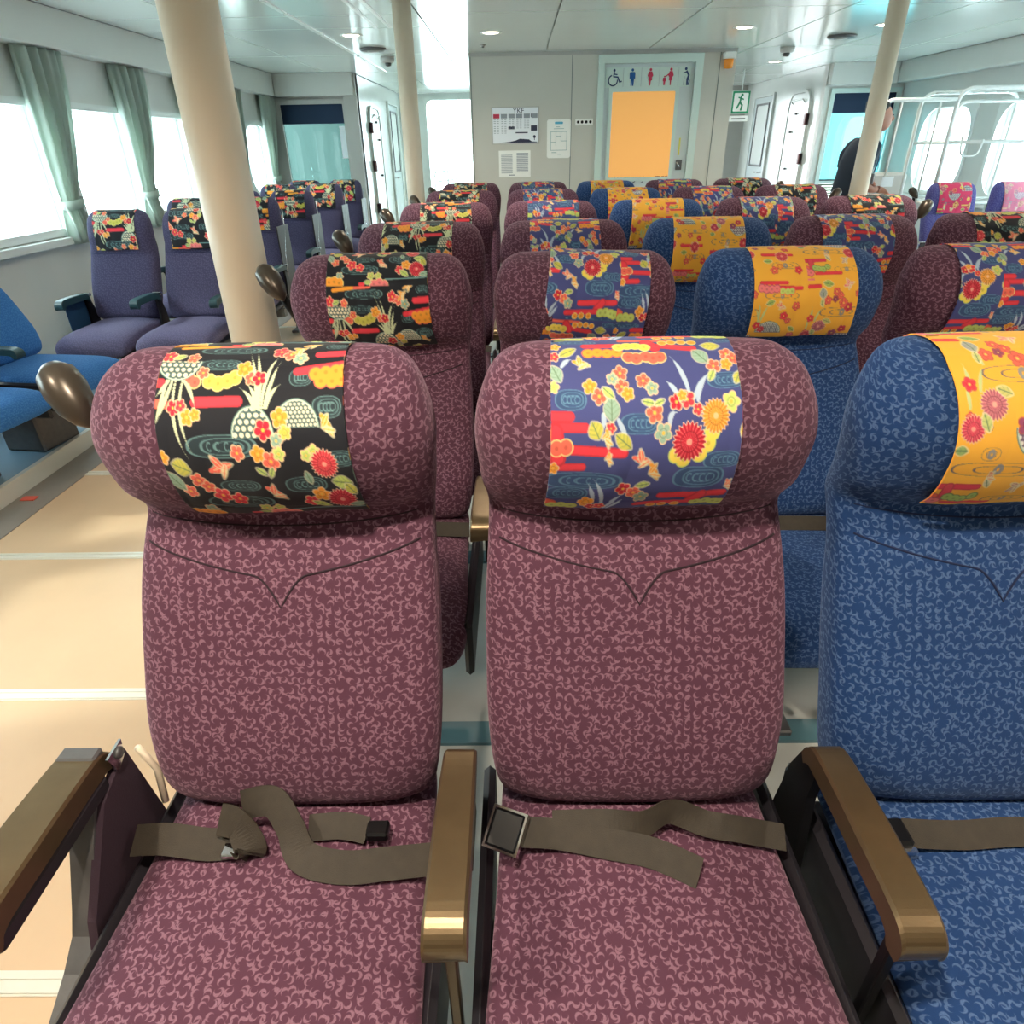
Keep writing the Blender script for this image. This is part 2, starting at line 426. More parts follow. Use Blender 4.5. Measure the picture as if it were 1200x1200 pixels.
for i, (a, b_, za, zb) in enumerate(opsL):
    window(XL, a, b_, za, zb, 0.05 if i < 7 else 0.22, 1)
struct(box('trim_5', XL + .0005, XL + .05, YB, 8.98, WZ0 - .075, WZ0 - .028, M_WHITE, b=.004))       # sill rail
wcr = [4.05 + 1.30 * k for k in range(-1, 4)]
opsR = [(c - .47, c + .47, 0.80, 1.62) for c in wcr]
wr = wall_yz('wall_right', XR, XR + .12, YB, 9.0, opsR, M_WALLL)
for a, b_, za, zb in opsR: window(XR, a, b_, za, zb, 0.24, -1)
struct(box('trim_6', XR - .05, XR - .0005, YB, 8.98, 0.72, 0.775, M_WHITE, b=.004))

# ---- soffits along the sides and over the end wall
struct(box('trim_7', XL, -2.77, YB, 9.0, 1.865, CEIL, M_WALLL, b=.004))
struct(box('trim_8', 4.36, XR, YB, 9.0, 1.88, CEIL, M_WALLL, b=.004))
struct(box('trim_9', -2.765, -1.86, 8.90, 9.0, 1.86, CEIL, M_WALLL, b=.004))
struct(box('trim_10', 3.60, 4.355, 8.90, 9.0, 1.87, CEIL, M_WALLL, b=.004))

# ---- end walls with the tinted windows
def wall_xz(name, y0, y1, x0, x1, ops, m):
    mb = MB(); cur = x0
    for (a, b_, za, zb) in ops:
        mb.box(cur, a, y0, y1, 0, CEIL); mb.box(a, b_, y0, y1, 0, za); mb.box(a, b_, y0, y1, zb, CEIL); cur = b_
    mb.box(cur, x1, y0, y1, 0, CEIL)
    return struct(mb.build(name, m))
wall_xz('wall_back_left', 9.0, 9.1, XL - .1, -1.84, [(-2.77, -2.0, 0.62, 1.80)], M_GREYPAINT)
wall_xz('wall_back_right', 9.0, 9.1, 3.59, XR + .1, [(3.69, 4.44, 0.60, 1.81)], M_WALLL)
struct(box('wall_front', XL - .1, XR + .1, YB - .1, YB, 0, CEIL, M_GREYF))
def tinted(n, x0, x1, z0, z1, gl, frm, lab_part):
    global nwin; nwin += 1
    c = ((x0 + x1) / 2, (z0 + z1) / 2); w = (x1 - x0) / 2; h = (z1 - z0) / 2
    fr = struct(flat_ring('window_%d' % nwin, w + .03, h + .03, w - .018, h - .018, .01, 8.975, 8.998, 'y', c, M_GREYPAINT if frm is M_TEALF else M_MINT))
    zt = z1 - .215
    box('roller_blind', x0 + .004, x1 - .004, 9.02, 9.03, zt, z1 - .004, M_NAVY, fr)
    box('pane', x0 + .004, x1 - .004, 9.05, 9.056, z0 + .30, zt + .05, gl, fr)
    box('transom', x0 + .004, x1 - .004, 9.03, 9.06, z0 + .285, z0 + .30, M_BLACK, fr)
    box('transom', x0 + .004, x1 - .004, 9.02, 9.06, z0 + .255, z0 + .285, frm, fr)
    for k in range(8):
        zz = z0 + .012 + k * .031
        mb = prism('louvre_slat', [(9.02, zz), (9.024, zz), (9.058, zz + .022), (9.054, zz + .022)], x0 + .004, x1 - .004, 'x', M_LOUV if frm is not M_TEALF else M_TEALF, fr)
    return fr
wl_ = tinted(1, -2.77, -2.0, 0.62, 1.80, M_TGLASS, M_TEALF, '')
tinted(2, 3.69, 4.44, 0.60, 1.81, M_TGLASS2, M_MINT, '')
# casing outside the tinted windows: the side deck bulkhead seen through them
struct(box('wall_outer_left', -5.5, -1.96, 11.2, 11.3, 0, 2.2, mat('deck_bulkhead', (150, 156, 154), 0.6)))  # grey darkened in place of shade from a deck overhead
struct(box('wall_outer_right', 3.72, 8.0, 11.2, 11.3, 0, 2.2, mat('deck_bulkhead_pale', (226, 228, 228), 0.6)))

# ---- corridors beside the toilet block
struct(box('wall_corridor_left', -1.95, -1.85, 9.1, 12.3, 0, CEIL, M_WHITE))
struct(box('trim_11', -1.99, -1.84, 8.96, 9.1, 0, CEIL, M_GREYPAINT, b=.004))
struct(box('wall_corridor_right', 3.60, 3.70, 9.1, 12.3, 0, CEIL, M_WHITE))
wall_xz('wall_far_left', 12.3, 12.4, -1.95, XT0, [(-1.44, -0.50, 0.06, 2.0)], M_WHITE)
wall_xz('wall_far_right', 12.0, 12.1, XT1, 3.70, [(2.3, 3.05, 0.06, 1.9)], M_GREYPAINT)  # hidden end opening added to light the right corridor
dr = flat_ring('door_1', .49, .99, .45, .95, .10, 12.27, 12.299, 'y', (-.97, 1.03), M_WHITE); struct(dr)
box('pane', -1.43, -.51, 12.34, 12.345, .07, 1.99, M_GLASS, dr)
struct(box('floor_deck', -6, 8, 12.9, 16, -0.1, -0.01, M_PALE))
def rounded_door(name, x, yc, side, z1=1.80):
    """bevelled white door with a rounded head in a corridor wall; side=+1 faces +x"""
    d = flat_ring(name, .36, .86, .315, .83, .16, min(x, x + side * .03), max(x, x + side * .03), 'x', (yc, z1 - .86), M_WHITE, ro=.19); struct(d)
    poly = [(yc + p[0], z1 - .86 + p[1]) for p in rrect(.31, .825, .15)]
    prism('door_leaf', poly, min(x + side * .002, x + side * .02), max(x + side * .002, x + side * .02), 'x', M_WHITE, d)
    tube('grab_bar', round_path([(x + side * .02, yc - .2, z1 - .14), (x + side * .05, yc - .2, z1 - .10), (x + side * .05, yc + .2, z1 - .10), (x + side * .02, yc + .2, z1 - .14)], .05), .008, M_WHITE, d)
    for z in (1.55, 1.12, .62): box('hinge', min(x, x + side * .05), max(x, x + side * .05), yc - .36, yc - .31, z - .06, z + .06, M_HINGE, d)
    for z, dy in ((1.62, .02), (1.42, .12), (1.0, .1)): box('dog_clip', min(x, x + side * .045), max(x, x + side * .045), yc + dy - .015, yc + dy + .015, z - .012, z + .012, M_GUN, d)
    return d
rounded_door('door_2', -1.85, 9.95, 1)
rounded_door('door_3', 3.60, 9.72, -1, 1.87)
def panel_door(name, x, yc, side):
    d = flat_ring(name, .42, .95, .38, .92, .02, min(x, x + side * .03), max(x, x + side * .03), 'x', (yc, .96), M_WHITE); struct(d)
    v, f = ringd(square_outer(.375, .915), rrect(.27, .36, .03), min(x + side * .005, x + side * .022), max(x + side * .005, x + side * .022), 'x', (yc, .96))
    box('door_leaf', min(x + side * .004, x + side * .018), max(x + side * .004, x + side * .018), yc - .375, yc + .375, .05, 1.87, M_DOOR, d)
    flat_ring('light_frame', .27, .40, .245, .375, .03, min(x + side * .018, x + side * .03), max(x + side * .018, x + side * .03), 'x', (yc, 1.40), M_GUN, d)
    box('pane', min(x + side * .018, x + side * .021), max(x + side * .018, x + side * .021), yc - .24, yc + .24, 1.03, 1.77, M_WHITE, d)
    tube('handle', round_path([(x + side * .018, yc - .3, .93), (x + side * .07, yc - .3, .93), (x + side * .07, yc - .18, .93)], .02), .01, M_CHROME, d)
    return d
panel_door('door_4', -1.85, 11.45, 1)
panel_door('door_5', 3.60, 11.1, -1)
# handrail outside the far door
hr = empty('handrail', (-1.2, 12.75, 0)); tag(hr, 'pale tubular handrail loops just outside the bright far doorway', 'handrail')
for z in (.95, .80, .65): tube('rail', round_path([(-.22, 0, z - .08), (-.2, 0, z), (.25, .2, z + .05)], .05), .016, M_GREYPAINT, hr)
for x in (-.2, .02): tube('post', [(x, .02, 0), (x, .02, .97)], .016, M_GREYPAINT, hr)

# ---- toilet block
wt = wall_xz('wall_toilet_front', YT, YT + .1, XT0, XT1, [(0.83, 1.70, 0.0, 2.0)], M_WALL)
struct(box('wall_toilet_left', XT0, XT0 + .1, YT + .1, 12.9, 0, CEIL, M_WHITE))
struct(box('wall_toilet_right', XT1 - .1, XT1, YT + .1, 12.3, 0, CEIL, M_GREYPAINT))
for i, x in enumerate((-.415, .545, 1.93)):
    struct(box('trim_%d' % (12 + i), x - .004, x + .004, YT - .003, YT - .0004, 0, CEIL, M_JOINT))
struct(box('trim_15', XT0, XT1, YT - .012, YT - .0004, CEIL - .03, CEIL - .002, M_GREYPAINT))
td = empty('door_6', (0, YT, 0)); struct(td)
fm = MB().box(.79, .85, -.035, .03, 0, 2.045).box(1.70, 1.77, -.035, .03, 0, 2.045).box(.85, 1.70, -.035, .03, 1.975, 2.045)
fm.build('door_frame', M_MINT, td)
box('door_leaf', .85, 1.70, .005, .04, .01, 1.975, M_DOOR, td, b=.002)
flat_ring('light_frame', .335, .40, .30, .365, .012, -.006, .006, 'y', (1.235, 1.385), M_MINT, td)
box('frosted_pane', .935, 1.535, -.002, .004, 1.02, 1.75, M_ORANGE, td)
sp = box('sign_plate', .862, 1.665, -.004, .004, 1.785, 1.945, M_MINT, td)
def polyflat(mb, pts, y0, y1):
    n = len(pts); v = [(p[0], y0, p[1]) for p in pts] + [(p[0], y1, p[1]) for p in pts]
    mb.add(v, [tuple(range(n)), tuple(range(n, 2 * n))[::-1]] + [(i, i + n, (i + 1) % n + n, (i + 1) % n) for i in range(n)])
def disc(mb, x, z, r, y0=-.0065, y1=-.004, n=14, sx=1.0): polyflat(mb, [(x + sx * r * math.cos(2 * PI * k / n), z + r * math.sin(2 * PI * k / n)) for k in range(n)], y0, y1)
def poly(mb, pts, y0=-.0065, y1=-.004): polyflat(mb, pts, y0, y1)
def stroke(mb, pts, w, y0=-.0065, y1=-.004):
    for (a, b_) in zip(pts[:-1], pts[1:]):
        a = Vector((a[0], a[1])); c = Vector((b_[0], b_[1])); d = (c - a).normalized(); n = Vector((-d.y, d.x)) * w / 2; a2 = a - d * w * .3; c2 = c + d * w * .3
        polyflat(mb, [tuple(a2 + n), tuple(c2 + n), tuple(c2 - n), tuple(a2 - n)], y0, y1)
zc = 1.865
mb = MB(); x = .938
disc(mb, x + .005, zc + .058, .011); stroke(mb, [(x + .004, zc + .045), (x, zc + .008), (x + .04, zc + .004), (x + .058, zc - .035), (x + .075, zc - .03)], .011)
stroke(mb, [(x + .003, zc + .028), (x + .032, zc + .024)], .009)
stroke(mb, [(x - .005 + .042 * math.cos(t), zc - .022 + .042 * math.sin(t)) for t in [math.radians(a) for a in range(110, 375, 15)]], .010)
mb.build('wheelchair_pictogram', M_NAVYINK, sp)
def man(mb, x, s=1.0, zo=0):
    z = zc + zo; disc(mb, x, z + .058 * s, .012 * s)
    poly(mb, [(x - .022 * s, z + .042 * s), (x + .022 * s, z + .042 * s), (x + .026 * s, z + .03 * s), (x + .026 * s, z - .01 * s), (x + .016 * s, z - .01 * s), (x + .014 * s, z - .068 * s), (x + .003 * s, z - .068 * s), (x, z - .02 * s), (x - .003 * s, z - .068 * s), (x - .014 * s, z - .068 * s), (x - .016 * s, z - .01 * s), (x - .026 * s, z - .01 * s), (x - .026 * s, z + .03 * s)])
mb = MB(); man(mb, 1.115); mb.build('man_pictogram', M_INKB, sp)
def woman(mb, x, s=1.0, zo=0):
    z = zc + zo; disc(mb, x, z + .058 * s, .012 * s)
    poly(mb, [(x - .014 * s, z + .044 * s), (x + .014 * s, z + .044 * s), (x + .026 * s, z + .012 * s), (x + .014 * s, z - .004 * s), (x + .018 * s, z - .025 * s), (x + .006 * s, z - .03 * s), (x + .004 * s, z - .068 * s), (x - .004 * s, z - .068 * s), (x - .006 * s, z - .03 * s), (x - .018 * s, z - .025 * s), (x - .014 * s, z - .004 * s), (x - .026 * s, z + .012 * s)])
mb = MB(); woman(mb, 1.285); mb.build('woman_pictogram', M_INKR, sp)
mb = MB(); woman(mb, 1.478); man(mb, 1.42, .55, -.03); stroke(mb, [(1.43, zc + .0), (1.455, zc + .02)], .008); mb.build('mother_and_child_pictogram', M_INKR, sp)
mb = MB(); x = 1.625; disc(mb, x - .008, zc + .06, .012); stroke(mb, [(x, zc + .04), (x + .022, zc + .01), (x + .01, zc - .02), (x + .012, zc - .066)], .016)
stroke(mb, [(x + .016, zc - .01), (x + .03, zc - .035), (x + .026, zc - .066)], .011); stroke(mb, [(x, zc + .036), (x - .03, zc + .028)], .008)
stroke(mb, [(x - .02, zc + .0), (x - .02, zc - .066)], .005); mb.build('elder_with_cane_pictogram', M_NAVYINK, sp)
for x in (1.03, 1.2, 1.37, 1.55): box('divider', x - .0012, x + .0012, -.0052, -.004, 1.79, 1.94, M_INKG, sp)
textobj('door_lettering', 'バリアフリー便所', .075, (1.235, -.002, .992), (PI / 2, 0, 0), M_INK, td)
lk = box('lock_plate', 1.60, 1.66, -.012, .005, 1.08, 1.17, M_GUN, td, b=.004)
tube('handle', [(1.63, -.012, 1.11), (1.63, -.045, 1.11), (1.60, -.045, 1.15)], .006, M_CHROME, td)
box('yellow_tape', 1.615, 1.628, -.002, .005, 1.21, 1.36, M_YEL, td)
box('indicator', 1.60, 1.64, -.008, .005, .95, .985, M_GUN, td)

def plate(name, x0, x1, z0, z1, m, lab, cat, y=YT, th=.008):
    o = empty(name, ((x0 + x1) / 2, y, (z0 + z1) / 2)); tag(o, lab, cat)
    return o
# timetable poster
p = plate('timetable_poster', -.23, .236, 1.331, 1.647, M_PAPER, 'wide landscape timetable poster headed YKF on the toilet wall', 'poster')
box('board', -.233, .233, -.010, -.001, -.158, .158, M_GREYPAINT, p); box('sheet', -.222, .222, -.012, -.010, -.150, .150, M_PAPER, p)
textobj('heading', 'YKF', .062, (.03, -.0125, .122), (PI / 2, 0, 0), M_INK, p)
mb = MB()
for k in range(6): mb.box(-.215 + k * .074, -.155 + k * .074, -.0128, -.012, .062, .098)
a = MB(); a.box(-.215, -.155, -.0132, -.0129, .062, .098); a.build('red_column_head', M_INKR, p)
mb.build('column_heads', M_INKG, p)
mb = MB()
for k in range(5):
    for r in range(9 if k < 2 else 6):
        for q in (0, 1): mb.box(-.212 + k * .074 + q * .03, -.192 + k * .074 + q * .03, -.0126, -.012, .048 - r * .014, .052 - r * .014)
tag(mb.build('timetable_rows', M_INKG, p), kind='stuff')
mb = MB(); mb.box(-.07, -.01, -.0126, -.012, -.03, -.008); mb.box(.15, .21, -.0126, -.012, -.045, .0); mb.box(.15, .21, -.0126, -.012, .07, .098); mb.box(.0, .12, -.0126, -.012, -.065, -.055)
tag(mb.build('text_boxes', M_INK, p), kind='stuff')
mb = MB(); poly(mb, [(-.17, -.146), (.21, -.146), (.215, -.14), (.16, -.136), (.13, -.118), (.04, -.112), (.0, -.126), (-.05, -.136)], -.0128, -.012)
mb.build('ferry_drawing', M_INK, p)
mb = MB(); disc(mb, .185, -.095, .013, -.0128, -.012); mb.box(.182, .188, -.0128, -.012, -.125, -.1); mb.build('emblem', M_INK, p)
# double page notice
p = plate('notice_sheets', -.17, .152, 1.043, 1.275, M_PAPER2, 'two plain grey text pages taped up below the timetable poster', 'notice')
box('sheet', -.158, .158, -.004, -.001, -.118, .118, M_PAPER2, p)
mb = MB()
for r in range(14): mb.box(-.135, -.022, -.0048, -.004, .075 - r * .012, .08 - r * .012); mb.box(.02, .135, -.0048, -.004, .088 - r * .0125, .095 - r * .0125)
mb.box(-.06, .0, -.0048, -.004, -.103, -.095); mb.build('text_lines', M_INKG, p)
# deck plan
p = plate('deck_plan_plate', .31, .544, 1.204, 1.536, M_PAPER, 'tall white plate with rounded corners showing a deck plan', 'sign')
prism('plate', rrect(.116, .166, .02), -.010, -.001, 'y', M_PAPER2, p)
mb = MB(); polyflat(mb, [(q[0], q[1] + .135) for q in rrect(.04, .010, .008, 3)], -.0112, -.010); mb.build('title_bar', M_INKT, p)
mb = MB()
for (a0, a1, b0, b1) in ((-.08, .08, .06, .064), (-.08, -.076, -.1, .06), (.076, .08, -.1, .06), (-.08, .08, -.1, -.096), (-.03, -.026, -.06, .06), (.02, .024, -.02, .06), (-.08, -.03, -.03, -.026), (.02, .08, -.02, -.016), (-.026, .02, .02, .024), (-.05, .05, .085, .089), (-.07, -.02, -.12, -.115), (-.01, .03, -.135, -.13), (-.03, .01, .1, .104)):
    mb.box(a0, a1, -.0112, -.010, b0, b1)
mb.build('plan_lines', mat('plan_ink', (150, 176, 180), .6), p)
# four symbol plate
p = plate('symbol_plate', .584, .761, 1.479, 1.539, M_PAPER2, 'small white strip plate with four black symbols', 'sign')
box('plate', -.086, .086, -.006, -.001, -.028, .028, M_PAPER2, p, b=.002)
mb = MB()
for k in range(4): disc(mb, -.06 + k * .04, 0, .013, -.0072, -.006, 6 + 2 * k)
mb.build('symbols', M_BLACK, p)
# amber beacon
p = empty('warning_beacon', (2.0, YT, 1.99)); tag(p, 'white and amber warning beacon high on the toilet block corner', 'beacon')
box('housing', -.055, .055, -.08, -.001, .0, .055, M_WHITE, p, b=.008)
lathe('lens', (0, -.04, -.075), [(.001, 0), (.036, .004), (.042, .03), (.042, .075)], M_AMBER, p)
# exit sign at the far end of the right corridor
p = empty('exit_sign', (2.875, 9.4, 1.74)); tag(p, 'green and white running figure exit sign with a small white plate under it', 'sign')
box('panel', -.24, -.02, -.02, 0, -.12, .12, M_WHITE, p, b=.004)
flat_ring('green_border', .105, .115, .085, .095, .01, -.0225, -.02, 'y', (-.13, 0), M_GREEN, p)
mb = MB(); stroke(mb, [(-.13, .06), (-.14, .0), (-.11, -.03), (-.12, -.08)], .02, -.0235, -.02); stroke(mb, [(-.14, 0), (-.17, -.06)], .02, -.0235, -.02); stroke(mb, [(-.16, .05), (-.1, .03)], .014, -.0235, -.02); disc(mb, -.12, .075, .015, -.0235, -.02)
mb.build('running_figure', M_GREEN, p)
box('lower_plate', -.24, -.02, -.02, 0, -.20, -.14, M_WHITE, p); box('lettering', -.22, -.05, -.0215, -.02, -.178, -.165, M_GUN, p)
tube('hanger', [(-.13, -.01, .12), (-.13, -.01, .339)], .008, M_WHITE, p)
# poster on the tinted left window
p = box('paper_notice', -2.10, -2.02, 9.035, 9.045, 1.22, 1.56, M_PAPER); tag(p, 'tall white notice stuck inside the teal window at the far left', 'notice')

# ------------------------------------------------------------------ ceiling fittings
def downlight(x, y, lab, power):
    o = empty('downlight', (x, y, CEIL)); tag(o, lab, 'ceiling light', 'round recessed downlights')
    lathe('trim_ring', (0, 0, 0), [(.055, -.001), (.085, -.006), (.088, -.001)], M_WHITE, o, 28)
    lathe('diffuser', (0, 0, 0), [(.001, -.0035), (.06, -.0035), (.06, -.001), (.001, -.001)], M_LAMP, o, 28)
    d = bpy.data.lights.new('downlight_beam', 'AREA'); d.shape = 'DISK'; d.size = .10; d.energy = power; d.color = (1.0, .86, .68); d.spread = math.radians(150)
    l = bpy.data.objects.new('downlight_beam', d); l.location = (0, 0, -.012); link(l, o)
    return o
for x, lab in ((-1.26, 'round lit downlight left of the middle pillar top'), (-.18, 'round lit downlight in front of the toilet block'), (1.77, 'round lit downlight right of the toilet door'), (2.85, 'round lit downlight beside the right pillar top')):
    downlight(x, 6.2, lab, 5)
downlight(2.85, 8.66, 'small round downlight at the right corridor mouth', 4)
for y in (3.3, .15, -2.4):
    for x in (-1.26, -.18, 1.77, 2.85): downlight(x, y, 'round recessed downlight above the front seat rows', 6 if y > 2 else (15 if y > 0 else 3))
for x, y, lab in ((-1.24, 6.98, 'flat round ceiling air vent left of the middle pillar'), (2.75, 6.75, 'flat round ceiling air vent left of the right pillar')):
    o = empty('ceiling_vent', (x, y, CEIL)); tag(o, lab, 'vent', 'round ceiling vents')
    lathe('vent_cover', (0, 0, 0), [(.03, -.004), (.03, -.018), (.10, -.022), (.115, -.012), (.115, -.001)], M_GUN, o, 28)
    lathe('cone', (0, 0, 0), [(.001, -.026), (.05, -.024), (.055, -.004)], M_GREYPAINT, o, 20)
for x, y, lab in ((-1.22, 7.62, 'smoke detector dome by the left corridor'), (2.55, 7.45, 'smoke detector dome right of the amber beacon'), (-.27, 6.85, 'tiny smoke sensor in front of the toilet wall')):
    o = empty('smoke_detector', (x, y, CEIL)); tag(o, lab, 'detector', 'ceiling smoke detectors')
    s = .35 if lab.startswith('tiny') else 1.0
    lathe('base', (0, 0, 0), [(.065 * s, -.001), (.065 * s, -.03 * s), (.05 * s, -.045 * s), (.001, -.045 * s)], M_GREYPAINT, o)
    lathe('sensor', (0, 0, -.045 * s), [(.03 * s, 0), (.028 * s, -.025 * s), (.001, -.03 * s)], M_GUN, o, 14)

# ------------------------------------------------------------------ pillars
def pillar(x, y, r, lab, top_m):
    o = empty('pillar', (x, y, 0)); tag(o, lab, 'pillar', 'round steel pillars')
    cyl('shaft', (0, 0, 0.0), r, CEIL, top_m, o, 48)
    lathe('foot_flange', (0, 0, 0), [(r + .001, .001), (r + .03, .001), (r + .03, .012), (r + .001, .012)], M_GREYPAINT, o, 36)
    lathe('ceiling_collar', (0, 0, CEIL), [(r + .001, -.001), (r + .012, -.001), (r + .012, -.02), (r + .001, -.02)], M_GREYPAINT, o, 36)
    return o
pillar(-.735, 1.84, .066, 'thick cream pillar close by, crossing in front of the left windows', M_CREAM)
pillar(-.658, 4.78, .056, 'slim cream pillar standing left of the toilet block', M_CREAM)
pillar(2.245, 4.78, .056, 'slim cream pillar half hiding the person in navy', M_CREAM)

# ------------------------------------------------------------------ seats
ST_MAIN = [  # z, front y, thickness, half width, superellipse power
    (.452, -.160, .05, .150, 2.6), (.456, -.180, .075, .172, 2.8), (.468, -.203, .10, .188, 3.0), (.49, -.219, .118, .197, 3.2), (.53, -.219, .13, .204, 3.5),
    (.60, -.198, .125, .209, 3.8), (.68, -.160, .12, .210, 3.8), (.75, -.126, .115, .209, 3.8), (.80, -.100, .11, .206, 3.6),
    (.84, -.072, .108, .204, 3.4), (.862, -.056, .110, .204, 3.2), (.880, -.064, .122, .206, 3.0), (.91, -.098, .152, .211, 2.8),
    (.945, -.118, .172, .214, 2.7), (.98, -.126, .18, .217, 2.7), (1.01, -.122, .176, .214, 2.7), (1.035, -.110, .162, .207, 2.7),
    (1.055, -.092, .142, .198, 2.7), (1.068, -.072, .118, .187, 2.8), (1.077, -.050, .088, .172, 2.9), (1.082, -.032, .055, .157, 3.0), (1.0835, -.015, .02, .14, 3.0)]
ST_WING = [
    (.452, -.175, .05, .150, 2.6), (.456, -.205, .085, .172, 2.8), (.468, -.226, .11, .186, 3.0), (.50, -.232, .125, .194, 3.2),
    (.60, -.20, .125, .200, 3.6), (.70, -.155, .12, .200, 3.6), (.78, -.118, .115, .196, 3.4), (.81, -.112, .118, .193, 3.2), (.84, -.112, .13, .188, 3.0),
    (.88, -.112, .14, .187, 2.9), (.93, -.102, .14, .184, 2.8), (.965, -.086, .125, .177, 2.8), (.99, -.066, .10, .162, 2.8), (1.003, -.045, .07, .142, 2.9), (1.008, -.025, .03, .115, 3.0)]
def densify(st, n=4):
    """Catmull-Rom through the stations"""
    A = np.array(st); out = []
    for i in range(len(A) - 1):
        p0 = A[max(i - 1, 0)]; p1 = A[i]; p2 = A[i + 1]; p3 = A[min(i + 2, len(A) - 1)]
        for k in range(n):
            t = k / n; q = .5 * ((2 * p1) + (-p0 + p2) * t + (2 * p0 - 5 * p1 + 4 * p2 - p3) * t * t + (-p0 + 3 * p1 - 3 * p2 + p3) * t ** 3)
            out.append(q)
    out.append(A[-1]); A2 = np.array(out); A2[:, 0] = np.maximum.accumulate(A2[:, 0]); return A2
def prof(D, z):
    return [float(np.interp(z, D[:, 0], D[:, c])) for c in (1, 2, 3, 4)]
def front_y(D, x, z, off=0.0):
    F, t, w, n = prof(D, z); a = min(abs(x) / w, .985)
    return F + t / 2 - t / 2 * (1 - a ** n) ** (1 / n) - off
def rear_y(D, x, z, off=0.0):
    F, t, w, n = prof(D, z); a = min(abs(x) / w, .985)
    return F + t / 2 + t / 2 * (1 - a ** n) ** (1 / n) + off
def superloop(w, t, n, N):
    pts = []
    for k in range(N):
        a = 2 * PI * k / N; c, s = math.cos(a), math.sin(a)
        pts.append((math.copysign(abs(c) ** (2 / n), c) * w, math.copysign(abs(s) ** (2 / n), s) * t))
    return pts
def make_back(D, m, N=56):
    v = []; uv = []; f = []; sl = 0; last = None; q0 = 3 * N // 4          # index of the middle of the front
    for (z, F, t, w, n) in D:
        if last: sl += math.hypot(z - last[0], F - last[1])
        last = (z, F)
        lp = superloop(w, t / 2, n, N); per = [0.0] * N
        for sg in (1, -1):
            a = 0.0
            for j in range(1, N // 2 + (1 if sg > 0 else 0)):
                k1 = (q0 + sg * j) % N; k0 = (q0 + sg * (j - 1)) % N
                a += math.hypot(lp[k1][0] - lp[k0][0], lp[k1][1] - lp[k0][1]); per[k1] = sg * a
        for k, (x, y) in enumerate(lp):
            v.append((x, F + t / 2 + y, z)); uv.append((per[k], sl))
    R = len(D)
    for i in range(R - 1):
        for k in range(N): f.append((i * N + k, i * N + (k + 1) % N, (i + 1) * N + (k + 1) % N, (i + 1) * N + k))
    f.append(tuple(range(N))[::-1]); f.append(tuple((R - 1) * N + k for k in range(N)))
    return mk('backrest', v, f, m, None, True, uv=uv)
def make_cushion(m, N=44):
    """rings along y: rear .. front, bull-nosed at the front"""
    st = [(-.10, .430, .05, .165), (-.115, .432, .068, .185), (-.16, .428, .075, .192), (-.25, .424, .088, .194), (-.36, .418, .10, .200), (-.46, .414, .106, .207),
          (-.53, .410, .106, .211), (-.575, .404, .10, .211), (-.605, .396, .088, .207), (-.625, .386, .070, .198), (-.637, .376, .046, .184), (-.641, .370, .02, .165)]
    A = densify([(i,) + s for i, s in enumerate(st)], 3)[:, 1:]
    v = []; uv = []; f = []; s = 0; last = None
    for (y, zc_, h, w) in A:
        if last: s += math.hypot(y - last[0], (zc_ + h / 2) - last[1])
        last = (y, zc_ + h / 2)
        for (x, z) in superloop(w, h / 2, 3.0, N):
            crown = .006 * (1 - (x / w) ** 2) if z > 0 else 0
            v.append((x, y, zc_ + z + crown)); uv.append((x + 3.1, 2.0 - s - (0 if z > 0 else .11) + z * .4))
    R = len(A)
    for i in range(R - 1):
        for k in range(N): f.append((i * N + k, (i + 1) * N + k, (i + 1) * N + (k + 1) % N, i * N + (k + 1) % N))
    f.append(tuple(range(N))); f.append(tuple((R - 1) * N + k for k in range(N))[::-1])
    o = mk('seat_cushion', v, f, m, None, True, uv=uv); fixn(o); return o
D_MAIN = densify(ST_MAIN); D_WING = densify(ST_WING)
def on_front(D, pts, off):
    return [(x, front_y(D, x, z, off), z) for x, z in pts]
def armrest(x, parent, wide=.047, m=None, m2=None):
    """bar with a flat top and a down-turned rounded front end"""
    m = m or M_BRONZE
    path = [(-.205, .575), (-.222, .600), (-.245, .608), (-.30, .611), (-.36, .612), (-.43, .611), (-.455, .606), (-.468, .594), (-.470, .578), (-.466, .566)]
    bot = [(-.215, .56), (-.228, .572), (-.25, .576), (-.30, .578), (-.36, .579), (-.42, .579), (-.435, .577), (-.443, .573), (-.446, .568), (-.450, .562)]
    def dens(P):
        P = [np.array(q) for q in P]; out = []
        for i in range(len(P) - 1):
            p0, p1, p2, p3 = P[max(i - 1, 0)], P[i], P[i + 1], P[min(i + 2, len(P) - 1)]
            for k in range(4): t = k / 4; out.append(.5 * ((2 * p1) + (p2 - p0) * t + (2 * p0 - 5 * p1 + 4 * p2 - p3) * t * t + (3 * p1 - p0 - 3 * p2 + p3) * t ** 3))
        return out + [P[-1]]
    path = dens(path); bot = dens(bot)
    h = wide / 2; b = .0035; rings = []
    for i, (p, q) in enumerate(zip(path, bot)):
        k = .85 + .15 * min(1, i / 16)
        rings.append([(x - h * k, q[0], q[1]), (x - h * k, p[0], p[1] - b), (x - (h - b) * k, p[0], p[1]), (x + (h - b) * k, p[0], p[1]), (x + h * k, p[0], p[1] - b), (x + h * k, q[0], q[1])])
    v, f = loftd(rings); a = mk('armrest', v, f, m, parent); fixn(a)
    return a
def arm_support(x, parent, m=None):
    m = m or M_BLACK
    o = prism('arm_support', [(-.190, .562), (-.232, .572), (-.225, .50), (-.24, .36), (-.14, .36), (-.165, .5)], x - .007, x + .007, 'x', m, parent)
    return o
